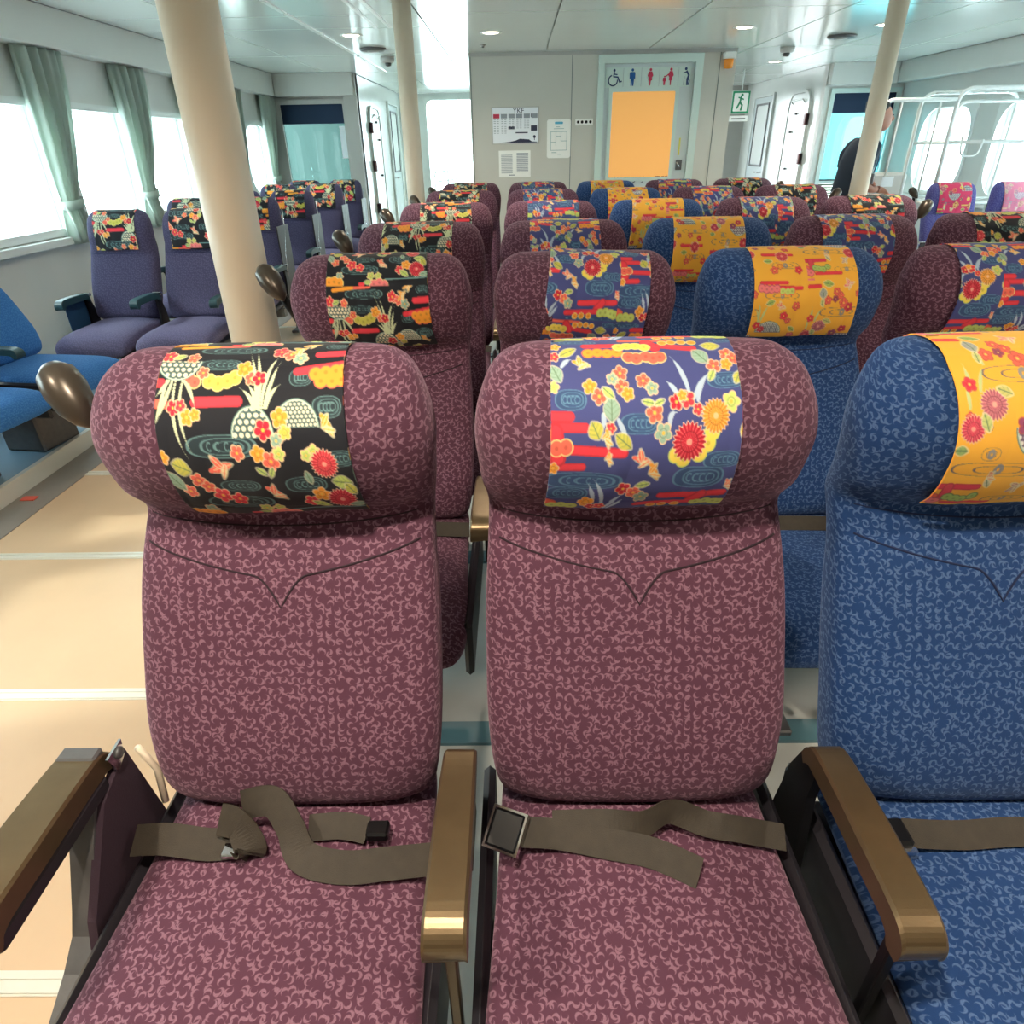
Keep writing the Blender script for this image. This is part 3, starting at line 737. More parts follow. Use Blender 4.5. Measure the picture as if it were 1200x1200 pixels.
def belt_ribbon(name, pts, wdir, width, m, parent, th=.0011, sub=9):
    """strap: centre points and per point width direction"""
    P = [Vector(p) for p in pts]; Wd = [Vector(w).normalized() for w in wdir]
    C2 = []; W2 = []
    n = len(P)
    for i in range(n - 1):
        p0, p1, p2, p3 = P[max(i - 1, 0)], P[i], P[i + 1], P[min(i + 2, n - 1)]
        for k in range(sub):
            t = k / sub
            C2.append(.5 * ((2 * p1) + (p2 - p0) * t + (2 * p0 - 5 * p1 + 4 * p2 - p3) * t * t + (3 * p1 - p0 - 3 * p2 + p3) * t ** 3)); W2.append((Wd[i] * (1 - t) + Wd[i + 1] * t).normalized())
    C2.append(P[-1]); W2.append(Wd[-1])
    rings = []
    for i, (c, w) in enumerate(zip(C2, W2)):
        t = (C2[min(i + 1, len(C2) - 1)] - C2[max(i - 1, 0)]).normalized(); w = (w - t * w.dot(t)).normalized(); nn = t.cross(w).normalized() * th
        a = w * width / 2
        rings.append([c - a + nn, c - a * .5 + nn, c + a * .5 + nn, c + a + nn, c + a - nn, c - a - nn])
    v, f = loftd(rings); o = mk(name, v, f, m, parent, False); fixn(o); return o
def common_parts(t, blue, wing=False, col=0, last=4):
    D = D_WING if wing else D_MAIN
    if not wing:
        m = M_SEAMB if blue else M_SEAM
        bk = t['_b']
        up = [(x, .866 - .012 * (1 - (x / .19) ** 2)) for x in np.linspace(-.185, .185, 25)]
        tube('seam', on_front(D, up, -.0006), .0014, m, bk, 5)
        lo = []
        for s in np.linspace(-1, 1, 61):
            x = s * .188; a = abs(s)
            z = .832 - .037 * (1 - a ** 1.3) if a > .2 else None
            if z is None: z = .832 - .037 * (1 - .2 ** 1.3) - .040 * (1 - a / .2) ** 1.7
            lo.append((x, z))
        tube('seam', on_front(D, lo, -.0004), .0017, m, bk, 5)
    else:
        zz = .795; sm = [(x, zz) for x in np.linspace(-.18, .18, 15)]
        tube('seam', on_front(D, sm, -.0004), .0015, M_SEAMB, t['_b'], 5)
def make_seat(m, kind):
    """kind: main / blue / wing"""
    t = empty('passenger_seat'); wing = kind in ('wing', 'lav')
    b = make_back(D_WING if wing else D_MAIN, m); b.parent = t
    c = make_cushion(m); c.parent = t
    t['_b'] = 0
    class T(dict): pass
    common_parts({'_b': b}, kind == 'blue', wing)
    # plastic back shell
    D = D_WING if wing else D_MAIN; zt = .86 if not wing else .9
    rings = []
    for z in (.40, .45, .55, .65, .75, .82, zt):
        zz = max(z, .47); F, th, w, n = prof(D, zz); w = w * (.9 if z < zt else .82); y0 = F + th * .6 + (0 if z >= .47 else -.02); y1 = F + th + .012 + (0 if z >= .47 else -.03)
        rings.append([(-w, y0, z), (w, y0, z), (w, y1 - .012, z), (w - .03, y1, z), (-w + .03, y1, z), (-w, y1 - .012, z)])
    v, f = loftd(rings); s = mk('back_shell', v, f, M_DARK, t); fixn(s)
    box('seat_pan', -.185, .185, -.58, -.12, .335, .362, M_DARK, t, b=.008)
    if not wing:
        for q in (-1, 1): box('gap_darkener', min(q * .203, q * .222), max(q * .203, q * .222), -.585, -.10, .285, .432, M_DARK, t, b=.01)  # dark blocks added to blacken the shaded gaps between cushions
    box('base_beam', -.209, .209, -.36, -.30, .285, .335, M_GUN, t)
    lg = prism('leg', [(-.36, .29), (-.30, .29), (-.305, .02), (-.29, .0), (-.42, .0), (-.40, .02)], -.02, .02, 'x', M_GUN, t)
    box('floor_foot', -.03, .03, -.50, -.16, .0, .018, M_GUN, t, b=.004)
    del t['_b']; return t
SEATP = make_seat(M_PURPLE, 'main'); SEATB = make_seat(M_BLUE, 'blue')
SEATN = make_seat(fabric('bright_blue_upholstery', (40, 92, 152), (64, 116, 174)), 'blue')
SEATW = make_seat(M_WING, 'wing'); SEATL = make_seat(M_LAV, 'lav')
def put_seat(proto, x, y, label, group, rz=0, z=0, s=1.0):
    o = copy_tree(proto)
    o.location = (x, y, z); o.rotation_euler = (0, 0, rz); o.scale = (s, s, s)
    tag(o, label, 'seat', group); return o
def drop(o):
    for ch in list(o.children): drop(ch)
    bpy.data.objects.remove(o)
def grip(parent, side):
    x = side * .262
    g = lathe('grip_handle', (0, 0, 0), [(.001, -.055), (.014, -.042), (.024, -.02), (.028, .008), (.025, .032), (.014, .045), (.001, .048)], M_GRIP, parent, 20)
    g.location = (x - side * -.012, .005, 1.022); g.rotation_euler = (math.radians(-25), math.radians(38 * side * -1) * -1 if side > 0 else math.radians(-38), 0)
    st = tube('grip_stem', round_path([(x, .012, 1.0), (side * .225, .045, .90), (side * .19, .05, .82)], .05), .011, M_BLACK, parent)
def generic_belt(parent, seed):
    r = random.Random(seed); z = .484
    pts = [(-.2, -.262, z - .012), (-.1, -.268 + r.uniform(-.01, .01), z), (0, -.27, z + .002), (.1, -.268 + r.uniform(-.01, .01), z), (.2, -.262, z - .012)]
    b = belt_ribbon('seat_belt', pts, [(0, .8, .6)] * 5, .038, M_BELT, parent, sub=3)
    return b
ROWY = [.83, 1.66, 2.42, 3.33, 4.30, 5.25]
COLX = [-.325, .16, .645, 1.13, 1.615]
CN = ['aisle seat on the far left of the block', 'second seat from the left aisle', 'middle seat', 'second seat from the right', 'seat at the right end']
RN = ['front row', 'second row', 'third row', 'fourth row', 'fifth row', 'last row']
CC = ['black flower print cover', 'blue flower print cover', 'yellow flower print cover', 'blue flower print cover', 'black flower print cover']
seats = {}
for r, y in enumerate(ROWY):
    for c, x in enumerate(COLX):
        if (r == 0 and c > 2) or (r == 1 and c > 3): continue
        body = 'blue upholstered seat' if c == 2 else 'plum upholstered seat'
        lab = '%s under the %s, %s of the %s' % (body, CC[c], CN[c].replace('aisle seat on the far left of the block', 'leftmost').replace('second seat from the left aisle', 'second from left').replace('middle seat', 'centre').replace('second seat from the right', 'fourth from left').replace('seat at the right end', 'rightmost'), RN[r])
        o = put_seat(SEATB if c == 2 else SEATP, x, y, lab, 'seats of the middle block')
        seats[(r, c)] = o
for (r, c), o in seats.items():
    armrest(.2425, o); arm_support(.2425, o)
    if c == 0:
        if r: armrest(-.2425, o, .05); arm_support(-.2425, o)
        grip(o, -1)
    if c == 4: grip(o, 1)
    if r: generic_belt(o, r * 7 + c)
# the outer armrest of the front row, wide and with a padded side panel
o = seats[(0, 0)]
armrest(-.262, o, .062, M_BRONZE)
box('arm_underside', -.289, -.233, -.452, -.235, .548, .577, M_DARK, o, b=.006)
prism('side_panel', [(-.195, .575), (-.160, .36), (-.375, .36), (-.350, .43), (-.262, .548)], -.243, -.231, 'x', M_PANELF, o)
v, f = loftd([[(-.272, p[0], p[1]), (-.240, p[0], p[1]), (-.240, p[0] + .014, p[1] - .006), (-.272, p[0] + .014, p[1] - .006)] for p in ((-.268, .552), (-.300, .50), (-.335, .43), (-.352, .40), (-.385, .375), (-.47, .33))])
a = mk('side_bracket', v, f, M_GUN, o); fixn(a)
jp = prism('joint_plate', [(-.200, .600), (-.235, .598), (-.225, .565), (-.205, .575)], -.2295, -.226, 'x', M_CHROME, o)
lathe('joint_screw', (0, 0, 0), [(.001, .004), (.008, .003), (.009, 0)], M_GUN, jp, 12)
jp.children[0].rotation_euler = (0, PI / 2, 0); jp.children[0].location = (-.226, -.213, .588)
tube('cream_piping', [(-.214, -.193, .575), (-.205, -.185, .52), (-.196, -.205, .475)], .005, M_CREAM, o)
box('arm_cap', -.288, -.236, -.245, -.222, .598, .6105, M_GUN, o, b=.003)

# belts of the front row
Z = .484
UP = (0, .85, .5)
o = seats[(0, 0)]
belt_ribbon('seat_belt', [(-.215, -.262, Z - .015), (-.16, -.272, Z + .002), (-.10, -.280, Z + .002), (-.065, -.278, Z + .003)], [UP] * 4, .040, M_BELT, o)
belt_ribbon('seat_belt', [(-.085, -.262, Z + .03), (-.055, -.275, Z + .035), (-.035, -.295, Z + .012), (-.05, -.30, Z + .004)], [(.3, .6, .7), (.5, .4, .7), (.8, .5, .2), (.9, .3, -.2)], .040, M_BELT, o)
belt_ribbon('seat_belt', [(-.06, -.245, Z + .035), (-.02, -.240, Z + .036), (.01, -.268, Z + .022), (.035, -.300, Z + .004), (.09, -.312, Z), (.15, -.306, Z - .001), (.215, -.290, Z - .015)], [(.2, .5, .8), (.3, .6, .6), (.8, .3, .5), (.6, .75, .3), UP, UP, UP], .040, M_BELT, o)
belt_ribbon('seat_belt', [(.03, -.258, Z + .004), (.075, -.256, Z + .006), (.112, -.262, Z + .004)], [UP] * 3, .034, M_BELT, o)
box('belt_buckle', .112, .142, -.276, -.252, Z - .002, Z + .014, M_BLACK, o, b=.003)
bx_ = box('belt_tongue', -.075, -.055, -.302, -.282, Z + .002, Z + .010, M_CHROME, o, b=.002)
o = seats[(0, 1)]
bk = empty('belt_buckle'); bk.parent = o; bk.location = (-.183, -.272, Z + .016); bk.rotation_euler = (math.radians(32), math.radians(0), math.radians(-22))
flat_ring('buckle_rim', .0245, .027, .0215, .024, .002, -.008, .006, 'y', (0, 0), M_CHROME, bk); bk.children[0].rotation_euler = (math.radians(-90), 0, 0)
box('buckle_body', -.0215, .0215, -.024, .024, -.008, .007, M_BLACK, bk, b=.003)
belt_ribbon('seat_belt', [(-.165, -.268, Z + .008), (-.11, -.270, Z + .004), (-.05, -.282, Z + .002), (.01, -.295, Z + .001), (.066, -.322, Z - .001)], [UP, UP, UP, UP, UP], .038, M_BELT, o)
belt_ribbon('seat_belt', [(-.12, -.258, Z + .010), (-.05, -.258, Z + .012), (.0, -.266, Z + .02), (.04, -.252, Z + .026), (.09, -.258, Z + .008), (.14, -.262, Z), (.20, -.26, Z - .02)], [UP, UP, (0, .5, .9), (.2, .4, .9), UP, UP, UP], .034, M_BELT, o)
o = seats[(0, 2)]
box('belt_buckle', -.19, -.132, -.294, -.254, Z - .002, Z + .016, M_BLACK, o, b=.004)
box('belt_tongue', -.165, -.13, -.300, -.292, Z + .001, Z + .006, M_CHROME, o)
belt_ribbon('seat_belt', [(-.135, -.272, Z + .006), (-.06, -.274, Z + .004), (.02, -.270, Z + .005), (.10, -.275, Z + .003), (.2, -.262, Z - .01)], [UP] * 5, .036, M_BELT, o)
# stub post below the middle armrest
for c in (0, 1): box('arm_post', .236, .249, -.44, -.425, .33, .575, M_BRONZE if c == 0 else M_BLACK, seats[(0, c)], b=.002)

# ------------------------------------------------------------------ printed headrest covers
CS = 640
gy, gx = np.mgrid[0:CS, 0:CS]; GX = (gx + .5) / CS; GY = (gy + .5) / CS
class Paint:
    def __init__(s, base, k=1.0): s.im = np.ones((CS, CS, 3)) * np.array(base, float) / 255; s.k = k
    def put(s, m, c, a=1.0): s.im[m] = s.im[m] * (1 - a) + np.array(c, float) / 255 * a
    def ell(s, x, y, rx, ry, rot, c, edge=None, ew=.006, a=1.0):
        t = math.radians(rot); X = (GX - x) * math.cos(t) + (GY - y) * math.sin(t); Y = -(GX - x) * math.sin(t) + (GY - y) * math.cos(t)
        if edge is not None: s.put((X / (rx + ew)) ** 2 + (Y / (ry + ew)) ** 2 < 1, edge, a)
        s.put((X / rx) ** 2 + (Y / ry) ** 2 < 1, c, a)
    def flower(s, x, y, R, c, n=5, edge=(238, 200, 160), core=(240, 190, 80)):
        dx = GX - x; dy = (GY - y); r = np.hypot(dx, dy); th = np.arctan2(dy, dx)
        rr = R * (.70 + .32 * np.abs(np.cos(n / 2 * th + x * 20)))
        s.put(r < rr + .006, edge); s.put(r < rr, c)
        s.put((r < rr) & (np.cos(n * th + x * 40 + PI) > .9) & (r > R * .3), edge, .6)
        s.put((r < R * .5) & (r > R * .40), np.array(c) * .75, .8); s.put(r < R * .2, core)
    def mum(s, x, y, R, c, edge=(240, 200, 170), n=22):
        dx = GX - x; dy = GY - y; r = np.hypot(dx, dy); th = np.arctan2(dy, dx)
        rr = R * (.92 + .08 * np.cos(n * th)); s.put(r < rr + .006, edge); s.put(r < rr, c)
        s.put((r < rr) & (np.cos(n * th) > .62) & (r > R * .25), np.clip(np.array(c) * .72, 0, 255), .85); s.put((r < rr) & (np.cos(n * th) < -.85), edge, .5)
        s.put((r < R * .55) & (r > R * .5), np.array(c) * .7); s.put(r < R * .18, edge, .7)
    def bar(s, x0, y0, x1, y1, r, c, edge=None):
        d = np.array([x1 - x0, y1 - y0]); L2 = (d ** 2).sum() + 1e-9; t = np.clip(((GX - x0) * d[0] + (GY - y0) * d[1]) / L2, 0, 1)
        dist = np.hypot(GX - x0 - t * d[0], GY - y0 - t * d[1])
        if edge is not None: s.put(dist < r + .005, edge)
        s.put(dist < r, c); s.put((dist < r) & (dist > r * .72), np.clip(np.array(c) * .82, 0, 255), .7)
    def blade(s, pts, w, c):
        p0, p1, p2 = [np.array(p) for p in pts]
        for k in range(26):
            t = k / 25; q = p0 * (1 - t) ** 2 + 2 * p1 * t * (1 - t) + p2 * t * t; ww = w * (1 - .8 * abs(2 * t - .7) ** 2 if t > .35 else .7 + .3 * t / .35); ww = max(ww, w * .18)
            s.put((GX - q[0]) ** 2 + (GY - q[1]) ** 2 < ww ** 2, c)
    def swirl(s, x, y, rx, ry, c, rings=3, bg=None):
        if bg is not None: s.put((abs((GX - x) / rx) ** 2.6 + abs((GY - y) / ry) ** 2.6) < 1, bg, .75)
        for k in range(rings):
            q = 1 - .28 * k; xx = x + rx * .10 * k
            e = (abs((GX - xx) / (rx * q)) ** 2.6 + abs((GY - y) / (ry * q)) ** 2.6); s.put((e < 1) & (e > .80 - .06 * k), c, .75)
        for k in range(4):
            xx = x - rx * .35 + k * rx * .25; d = np.hypot((GX - xx) / .7, GY - y); s.put((d < ry * .42) & (d > ry * .27) & (GX < xx + ry * .15), c, .8)
    def leaf(s, x, y, L, w, rot, c, vein=(90, 120, 90)):
        t = math.radians(rot); X = (GX - x) * math.cos(t) + (GY - y) * math.sin(t); Y = -(GX - x) * math.sin(t) + (GY - y) * math.cos(t)
        m = (abs(X) < L) & (abs(Y) < w * (1 - (X / L) ** 2)); m2 = (abs(X) < L + .006) & (abs(Y) < w * (1 - (X / (L + .006)) ** 2) + .005)
        s.put(m2, (232, 226, 190), .7); s.put(m, c); s.put(m & (abs(Y) < .0025), vein, .8); s.put(m & (np.cos(X * 260 + abs(Y) * 200) > .85), vein, .35)
    def bird(s, x, y, q, rot, c, tip=(240, 220, 170)):
        s.leaf(x, y, q, q * .3, rot, c, tip); s.leaf(x - q * .2, y - q * .35, q * .6, q * .24, rot + 62, c, tip); s.leaf(x + q * .15, y + q * .32, q * .55, q * .2, rot - 50, tip, c)
        s.ell(x - q * .85 * math.cos(math.radians(rot)), y - q * .85 * math.sin(math.radians(rot)), q * .2, q * .16, 0, c)
    def puffs(s, pts, R, c, edge=(236, 214, 140)):
        for (x, y) in pts: s.put(np.hypot(GX - x, GY - y) < R + .006, edge)
        for (x, y) in pts: s.put(np.hypot(GX - x, GY - y) < R, c)
        for (x, y) in pts: s.put(np.hypot(GX - x, GY - y) < R * .3, np.array(c) * .7, .5)
    def basket(s, x, y, rx, ry, up=True, base=(236, 226, 196), net=(70, 96, 96), cell=.034):
        e = ((GX - x) / rx) ** 2 + ((GY - y) / ry) ** 2; half = (GY < y) if up else (GY > y)
        s.put((e < 1.22) & half, (96, 128, 120)); s.put((e < 1.12) & half, (200, 214, 196))
        ix = GX / cell; iy = GY / (cell * .8); row = np.floor(iy); fx = (ix + .5 * (row % 2)) % 1 - .5; fy = iy % 1 - .5
        s.put((e < 1) & half, net); s.put((e < 1) & half & (np.hypot(fx, fy * .9) < .36), base)
RED = (232, 62, 76); CRIM = (208, 40, 62); CORAL = (240, 106, 88); ORG = (244, 160, 56); OLV = (202, 196, 88); LIME = (196, 214, 116); SAGE = (150, 180, 160); CRE = (232, 226, 196); PNK = (240, 128, 130); YLW = (240, 214, 90)
def design_black():
    P = Paint((26, 28, 36))
    def Q(px, py):
        e = max(0, py - 350); xl = 55 + e / 615 * 150; xr = 1080 + e / 550 * 75
        return ((px - xl) / (xr - xl), (py - 62) / 905)
    WT = (112, 152, 152); wb = (44, 62, 68)
    for (x, y, rx, ry) in ((440, 118, 185, 34), (400, 222, 120, 28), (450, 560, 190, 46), (520, 735, 110, 30), (500, 835, 185, 42), (870, 735, 110, 42), (1000, 420, 75, 45), (1020, 95, 60, 28), (1060, 620, 80, 34), (850, 290, 60, 40)):
        u, v = Q(x, y); P.swirl(u, v, rx / 1000, ry / 905, WT, 3, wb)
    u, v = Q(860, 920); P.bar(u - .1, v, u + .3, v - .01, .006, WT)
    for (x0, y0, x1, y1, r, c) in ((940, 168, 1100, 165, 25, RED), (830, 262, 1090, 232, 22, RED), (290, 392, 525, 388, 25, RED), (40, 310, 80, 310, 24, RED), (60, 400, 120, 400, 22, CORAL), (130, 92, 330, 72, 17, ORG), (345, 76, 500, 70, 12, CORAL), (530, 955, 560, 955, 16, RED)):
        a = Q(x0, y0); b_ = Q(x1, y1); P.bar(a[0], a[1], b_[0], b_[1], r / 1000, c)
    P.puffs([Q(930, 275), Q(985, 270), Q(1040, 265), Q(1080, 262), Q(960, 310), Q(1020, 312), Q(1070, 306)], .032, ORG, CORAL)
    P.puffs([Q(350, 300), Q(400, 312), Q(450, 300), Q(490, 285)], .034, OLV)
    P.puffs([Q(235, 285), Q(270, 305)], .028, CORAL)
    # basket of the upper left with trailing blades
    u, v = Q(165, 200); P.basket(u, v, .115, .10, False)
    for (a, b_, c) in (((110, 300), (110, 420), (80, 500)), ((140, 300), (130, 400), (95, 470)), ((160, 300), (180, 500), (270, 605)), ((200, 300), (215, 480), (290, 580)), ((210, 300), (260, 340), (300, 420)), ((120, 300), (90, 340), (65, 370))): P.blade([Q(*a), Q(*b_), Q(*c)], .011, (196, 204, 168))
    for (x, y, R, c) in ((90, 170, 40, RED), (235, 180, 33, CORAL), (175, 415, 34, CRIM), (215, 405, 28, RED), (260, 450, 34, ORG), (300, 440, 26, ORG), (310, 262, 30, CORAL)): u, v = Q(x, y); P.flower(u, v, R / 1000, c)
    # half-moon baskets with grass
    u, v = Q(850, 495); P.basket(u, v, .105, .115, True, cell=.022)
    u, v = Q(620, 530); P.basket(u, v, .105, .125, True)
    for (a, b_, c) in (((620, 420), (640, 300), (530, 115)), ((640, 420), (650, 260), (570, 110)), ((655, 415), (660, 240), (730, 175)), ((670, 415), (690, 300), (735, 210)), ((680, 415), (690, 350), (740, 320)), ((610, 415), (600, 370), (520, 330)), ((625, 415), (610, 350), (560, 315)), ((640, 415), (630, 330), (600, 300))): P.blade([Q(*a), Q(*b_), Q(*c)], .011, (206, 216, 176))
    for (x, y, R, c) in ((540, 245, 42, ORG), (580, 290, 32, CORAL), (625, 290, 36, CRIM), (755, 455, 42, ORG), (670, 500, 44, CRIM), (785, 510, 30, OLV), (740, 540, 30, SAGE), (530, 585, 34, CORAL), (640, 590, 36, ORG), (705, 620, 44, CORAL), (750, 590, 30, LIME), (720, 140, 44, RED), (780, 165, 38, CORAL), (840, 190, 38, SAGE), (300, 705, 38, CORAL), (345, 740, 34, CORAL), (240, 765, 38, CORAL), (410, 790, 48, RED), (495, 815, 42, RED), (885, 840, 42, RED), (940, 795, 44, ORG), (320, 890, 36, SAGE), (620, 890, 34, LIME), (690, 890, 30, LIME), (125, 605, 30, ORG), (930, 590, 34, LIME), (890, 600, 26, LIME)): u, v = Q(x, y); P.flower(u, v, R / 1000, c)
    for (x, y, R, c) in ((980, 640, 68, RED), (1045, 835, 76, CRIM)): u, v = Q(x, y); P.mum(u, v, R / 1000, c)
    P.puffs([Q(230, 940), Q(280, 935), Q(330, 945)], .04, ORG); P.puffs([Q(660, 955), Q(710, 945), Q(760, 960)], .036, PNK)
    for (x, y, L, w, r_, c) in ((220, 645, 52, 42, 20, OLV), (175, 715, 60, 34, 60, SAGE), (150, 175, 34, 18, -20, LIME), (930, 870, 50, 26, 40, LIME), (1060, 730, 52, 38, 10, LIME), (1100, 770, 40, 26, 60, OLV), (1120, 880, 46, 24, -10, SAGE), (600, 940, 34, 18, 0, LIME), (650, 665, 30, 14, 40, LIME), (700, 670, 30, 14, -60, LIME), (890, 700, 34, 18, 80, SAGE)): u, v = Q(x, y); P.leaf(u, v, L / 1000, w / 1000, r_, c)
    for (x, y, q, r_, c) in ((435, 645, 70, -15, CORAL), (705, 780, 62, 40, CORAL), (1005, 490, 55, 60, ORG), (820, 130, 50, -40, ORG), (880, 72, 50, -15, ORG)): u, v = Q(x, y); P.bird(u, v, q / 1000, r_, c)
    return P.im
def design_blue():
    P = Paint((70, 76, 132))
    def Q(px, py):
        e = (py - 35) / 890; xl = 50 + e * 30; xr = 1130 - e * 70; return ((px - xl) / (xr - xl), (py - 32) / 890)
    WT = (104, 150, 178); wb = (52, 84, 122)
    for (x, y, rx, ry) in ((170, 375, 90, 42), (540, 465, 110, 40), (260, 705, 230, 44), (180, 780, 130, 40), (880, 690, 150, 55), (1030, 300, 110, 36), (990, 610, 110, 36), (180, 62, 140, 20), (1080, 62, 80, 22), (880, 905, 330, 14)):
        u, v = Q(x, y); P.swirl(u, v, rx / 1080, ry / 890, WT, 3, wb)
    for (x0, y0, x1, y1, r, c) in ((250, 100, 620, 92, 24, RED), (460, 42, 760, 45, 14, CORAL), (600, 90, 880, 130, 26, RED), (620, 60, 660, 120, 36, RED), (70, 440, 170, 440, 24, RED), (80, 480, 250, 480, 24, RED), (70, 560, 460, 575, 25, RED), (70, 640, 245, 636, 22, RED), (90, 500, 110, 600, 46, RED), (700, 795, 1040, 785, 25, RED), (870, 830, 920, 790, 36, RED), (580, 865, 900, 850, 24, RED), (80, 850, 110, 860, 34, CORAL)):
        a = Q(x0, y0); b_ = Q(x1, y1); P.bar(a[0], a[1], b_[0], b_[1], r / 1080, c)
    P.puffs([Q(270, 155), Q(325, 150), Q(380, 155), Q(435, 150)], .030, ORG, CORAL); P.puffs([Q(450, 108), Q(500, 100), Q(550, 100), Q(600, 112)], .030, YLW)
    P.puffs([Q(500, 180), Q(545, 188), Q(600, 178), Q(640, 188), Q(680, 182)], .032, CORAL); P.puffs([Q(715, 72), Q(770, 68), Q(830, 68), Q(890, 74)], .022, ORG)
    P.puffs([Q(120, 890), Q(170, 885), Q(225, 890)], .032, LIME, OLV); P.puffs([Q(910, 860), Q(960, 855), Q(1010, 862), Q(1040, 870)], .032, LIME, OLV); P.puffs([Q(670, 890), Q(730, 885), Q(800, 885)], .022, ORG)
    P.puffs([Q(100, 560), Q(150, 555)], .034, CORAL)
    for (a, b_, c) in (((815, 350), (800, 250), (735, 180)), ((750, 355), (730, 320), (700, 300)), ((860, 380), (880, 300), (950, 260)), ((840, 370), (890, 300), (920, 280)), ((700, 470), (700, 420), (740, 425)), ((385, 850), (380, 760), (315, 695)), ((335, 815), (320, 770), (295, 725)), ((410, 900), (440, 820), (495, 785)), ((430, 905), (470, 850), (495, 825)), ((120, 230), (140, 200), (170, 195)), ((425, 450), (450, 490), (480, 520)), ((345, 430), (350, 460), (350, 480))): P.blade([Q(*a), Q(*b_), Q(*c)], .013, (178, 196, 216))
    for (x, y, R, c) in ((275, 320, 38, ORG), (325, 360, 40, CORAL), (445, 260, 40, CORAL), (450, 320, 38, CORAL), (480, 350, 34, ORG), (400, 285, 30, SAGE), (570, 295, 38, CORAL), (615, 328, 34, SAGE), (620, 425, 46, CORAL), (665, 500, 46, SAGE), (740, 385, 38, CRIM), (800, 375, 42, RED), (775, 360, 26, ORG), (1065, 175, 40, CORAL), (1095, 200, 36, CORAL), (1050, 228, 32, ORG), (975, 235, 38, CORAL), (485, 750, 42, CRIM), (545, 770, 42, CORAL), (590, 800, 42, SAGE), (300, 845, 46, ORG), (335, 885, 36, CRIM), (380, 875, 34, RED), (855, 415, 28, RED), (75, 110, 30, ORG), (75, 180, 30, RED), (90, 645, 30, ORG), (1040, 390, 48, LIME), (75, 325, 30, LIME), (385, 480, 26, RED)): u, v = Q(x, y); P.flower(u, v, R / 1080, c)
    u, v = Q(905, 540); P.puffs([(u, v), (u + .02, v - .05), (u - .04, v + .045), (u - .12, v + .07), (u - .16, v + .05)], .036, YLW, LIME)
    for (x, y, R, c) in ((805, 535, 92, CRIM), (948, 440, 78, ORG)): u, v = Q(x, y); P.mum(u, v, R / 1080, c)
    for (x, y, L, w, r_, c) in ((150, 150, 56, 30, -35, OLV), (90, 265, 50, 34, 60, SAGE), (390, 410, 56, 44, 90, SAGE), (305, 490, 44, 42, 60, OLV), (455, 530, 56, 34, 35, OLV), (910, 180, 56, 42, 50, SAGE), (990, 112, 56, 38, 5, OLV), (955, 275, 34, 18, -60, LIME), (1100, 290, 36, 24, -60, OLV), (585, 725, 40, 20, -10, LIME), (590, 385, 36, 16, 10, LIME), (650, 385, 30, 14, -20, LIME), (1098, 505, 34, 16, 80, YLW), (375, 345, 40, 22, 40, LIME)): u, v = Q(x, y); P.leaf(u, v, L / 1080, w / 1080, r_, c)
    for (x, y, q, r_, c) in ((230, 215, 52, 15, ORG), (565, 605, 60, 15, CORAL), (635, 660, 58, 60, ORG), (370, 520, 44, 80, ORG), (1060, 740, 44, 60, CORAL), (385, 600, 34, 80, ORG)): u, v = Q(x, y); P.bird(u, v, q / 1080, r_, c)
    return P.im
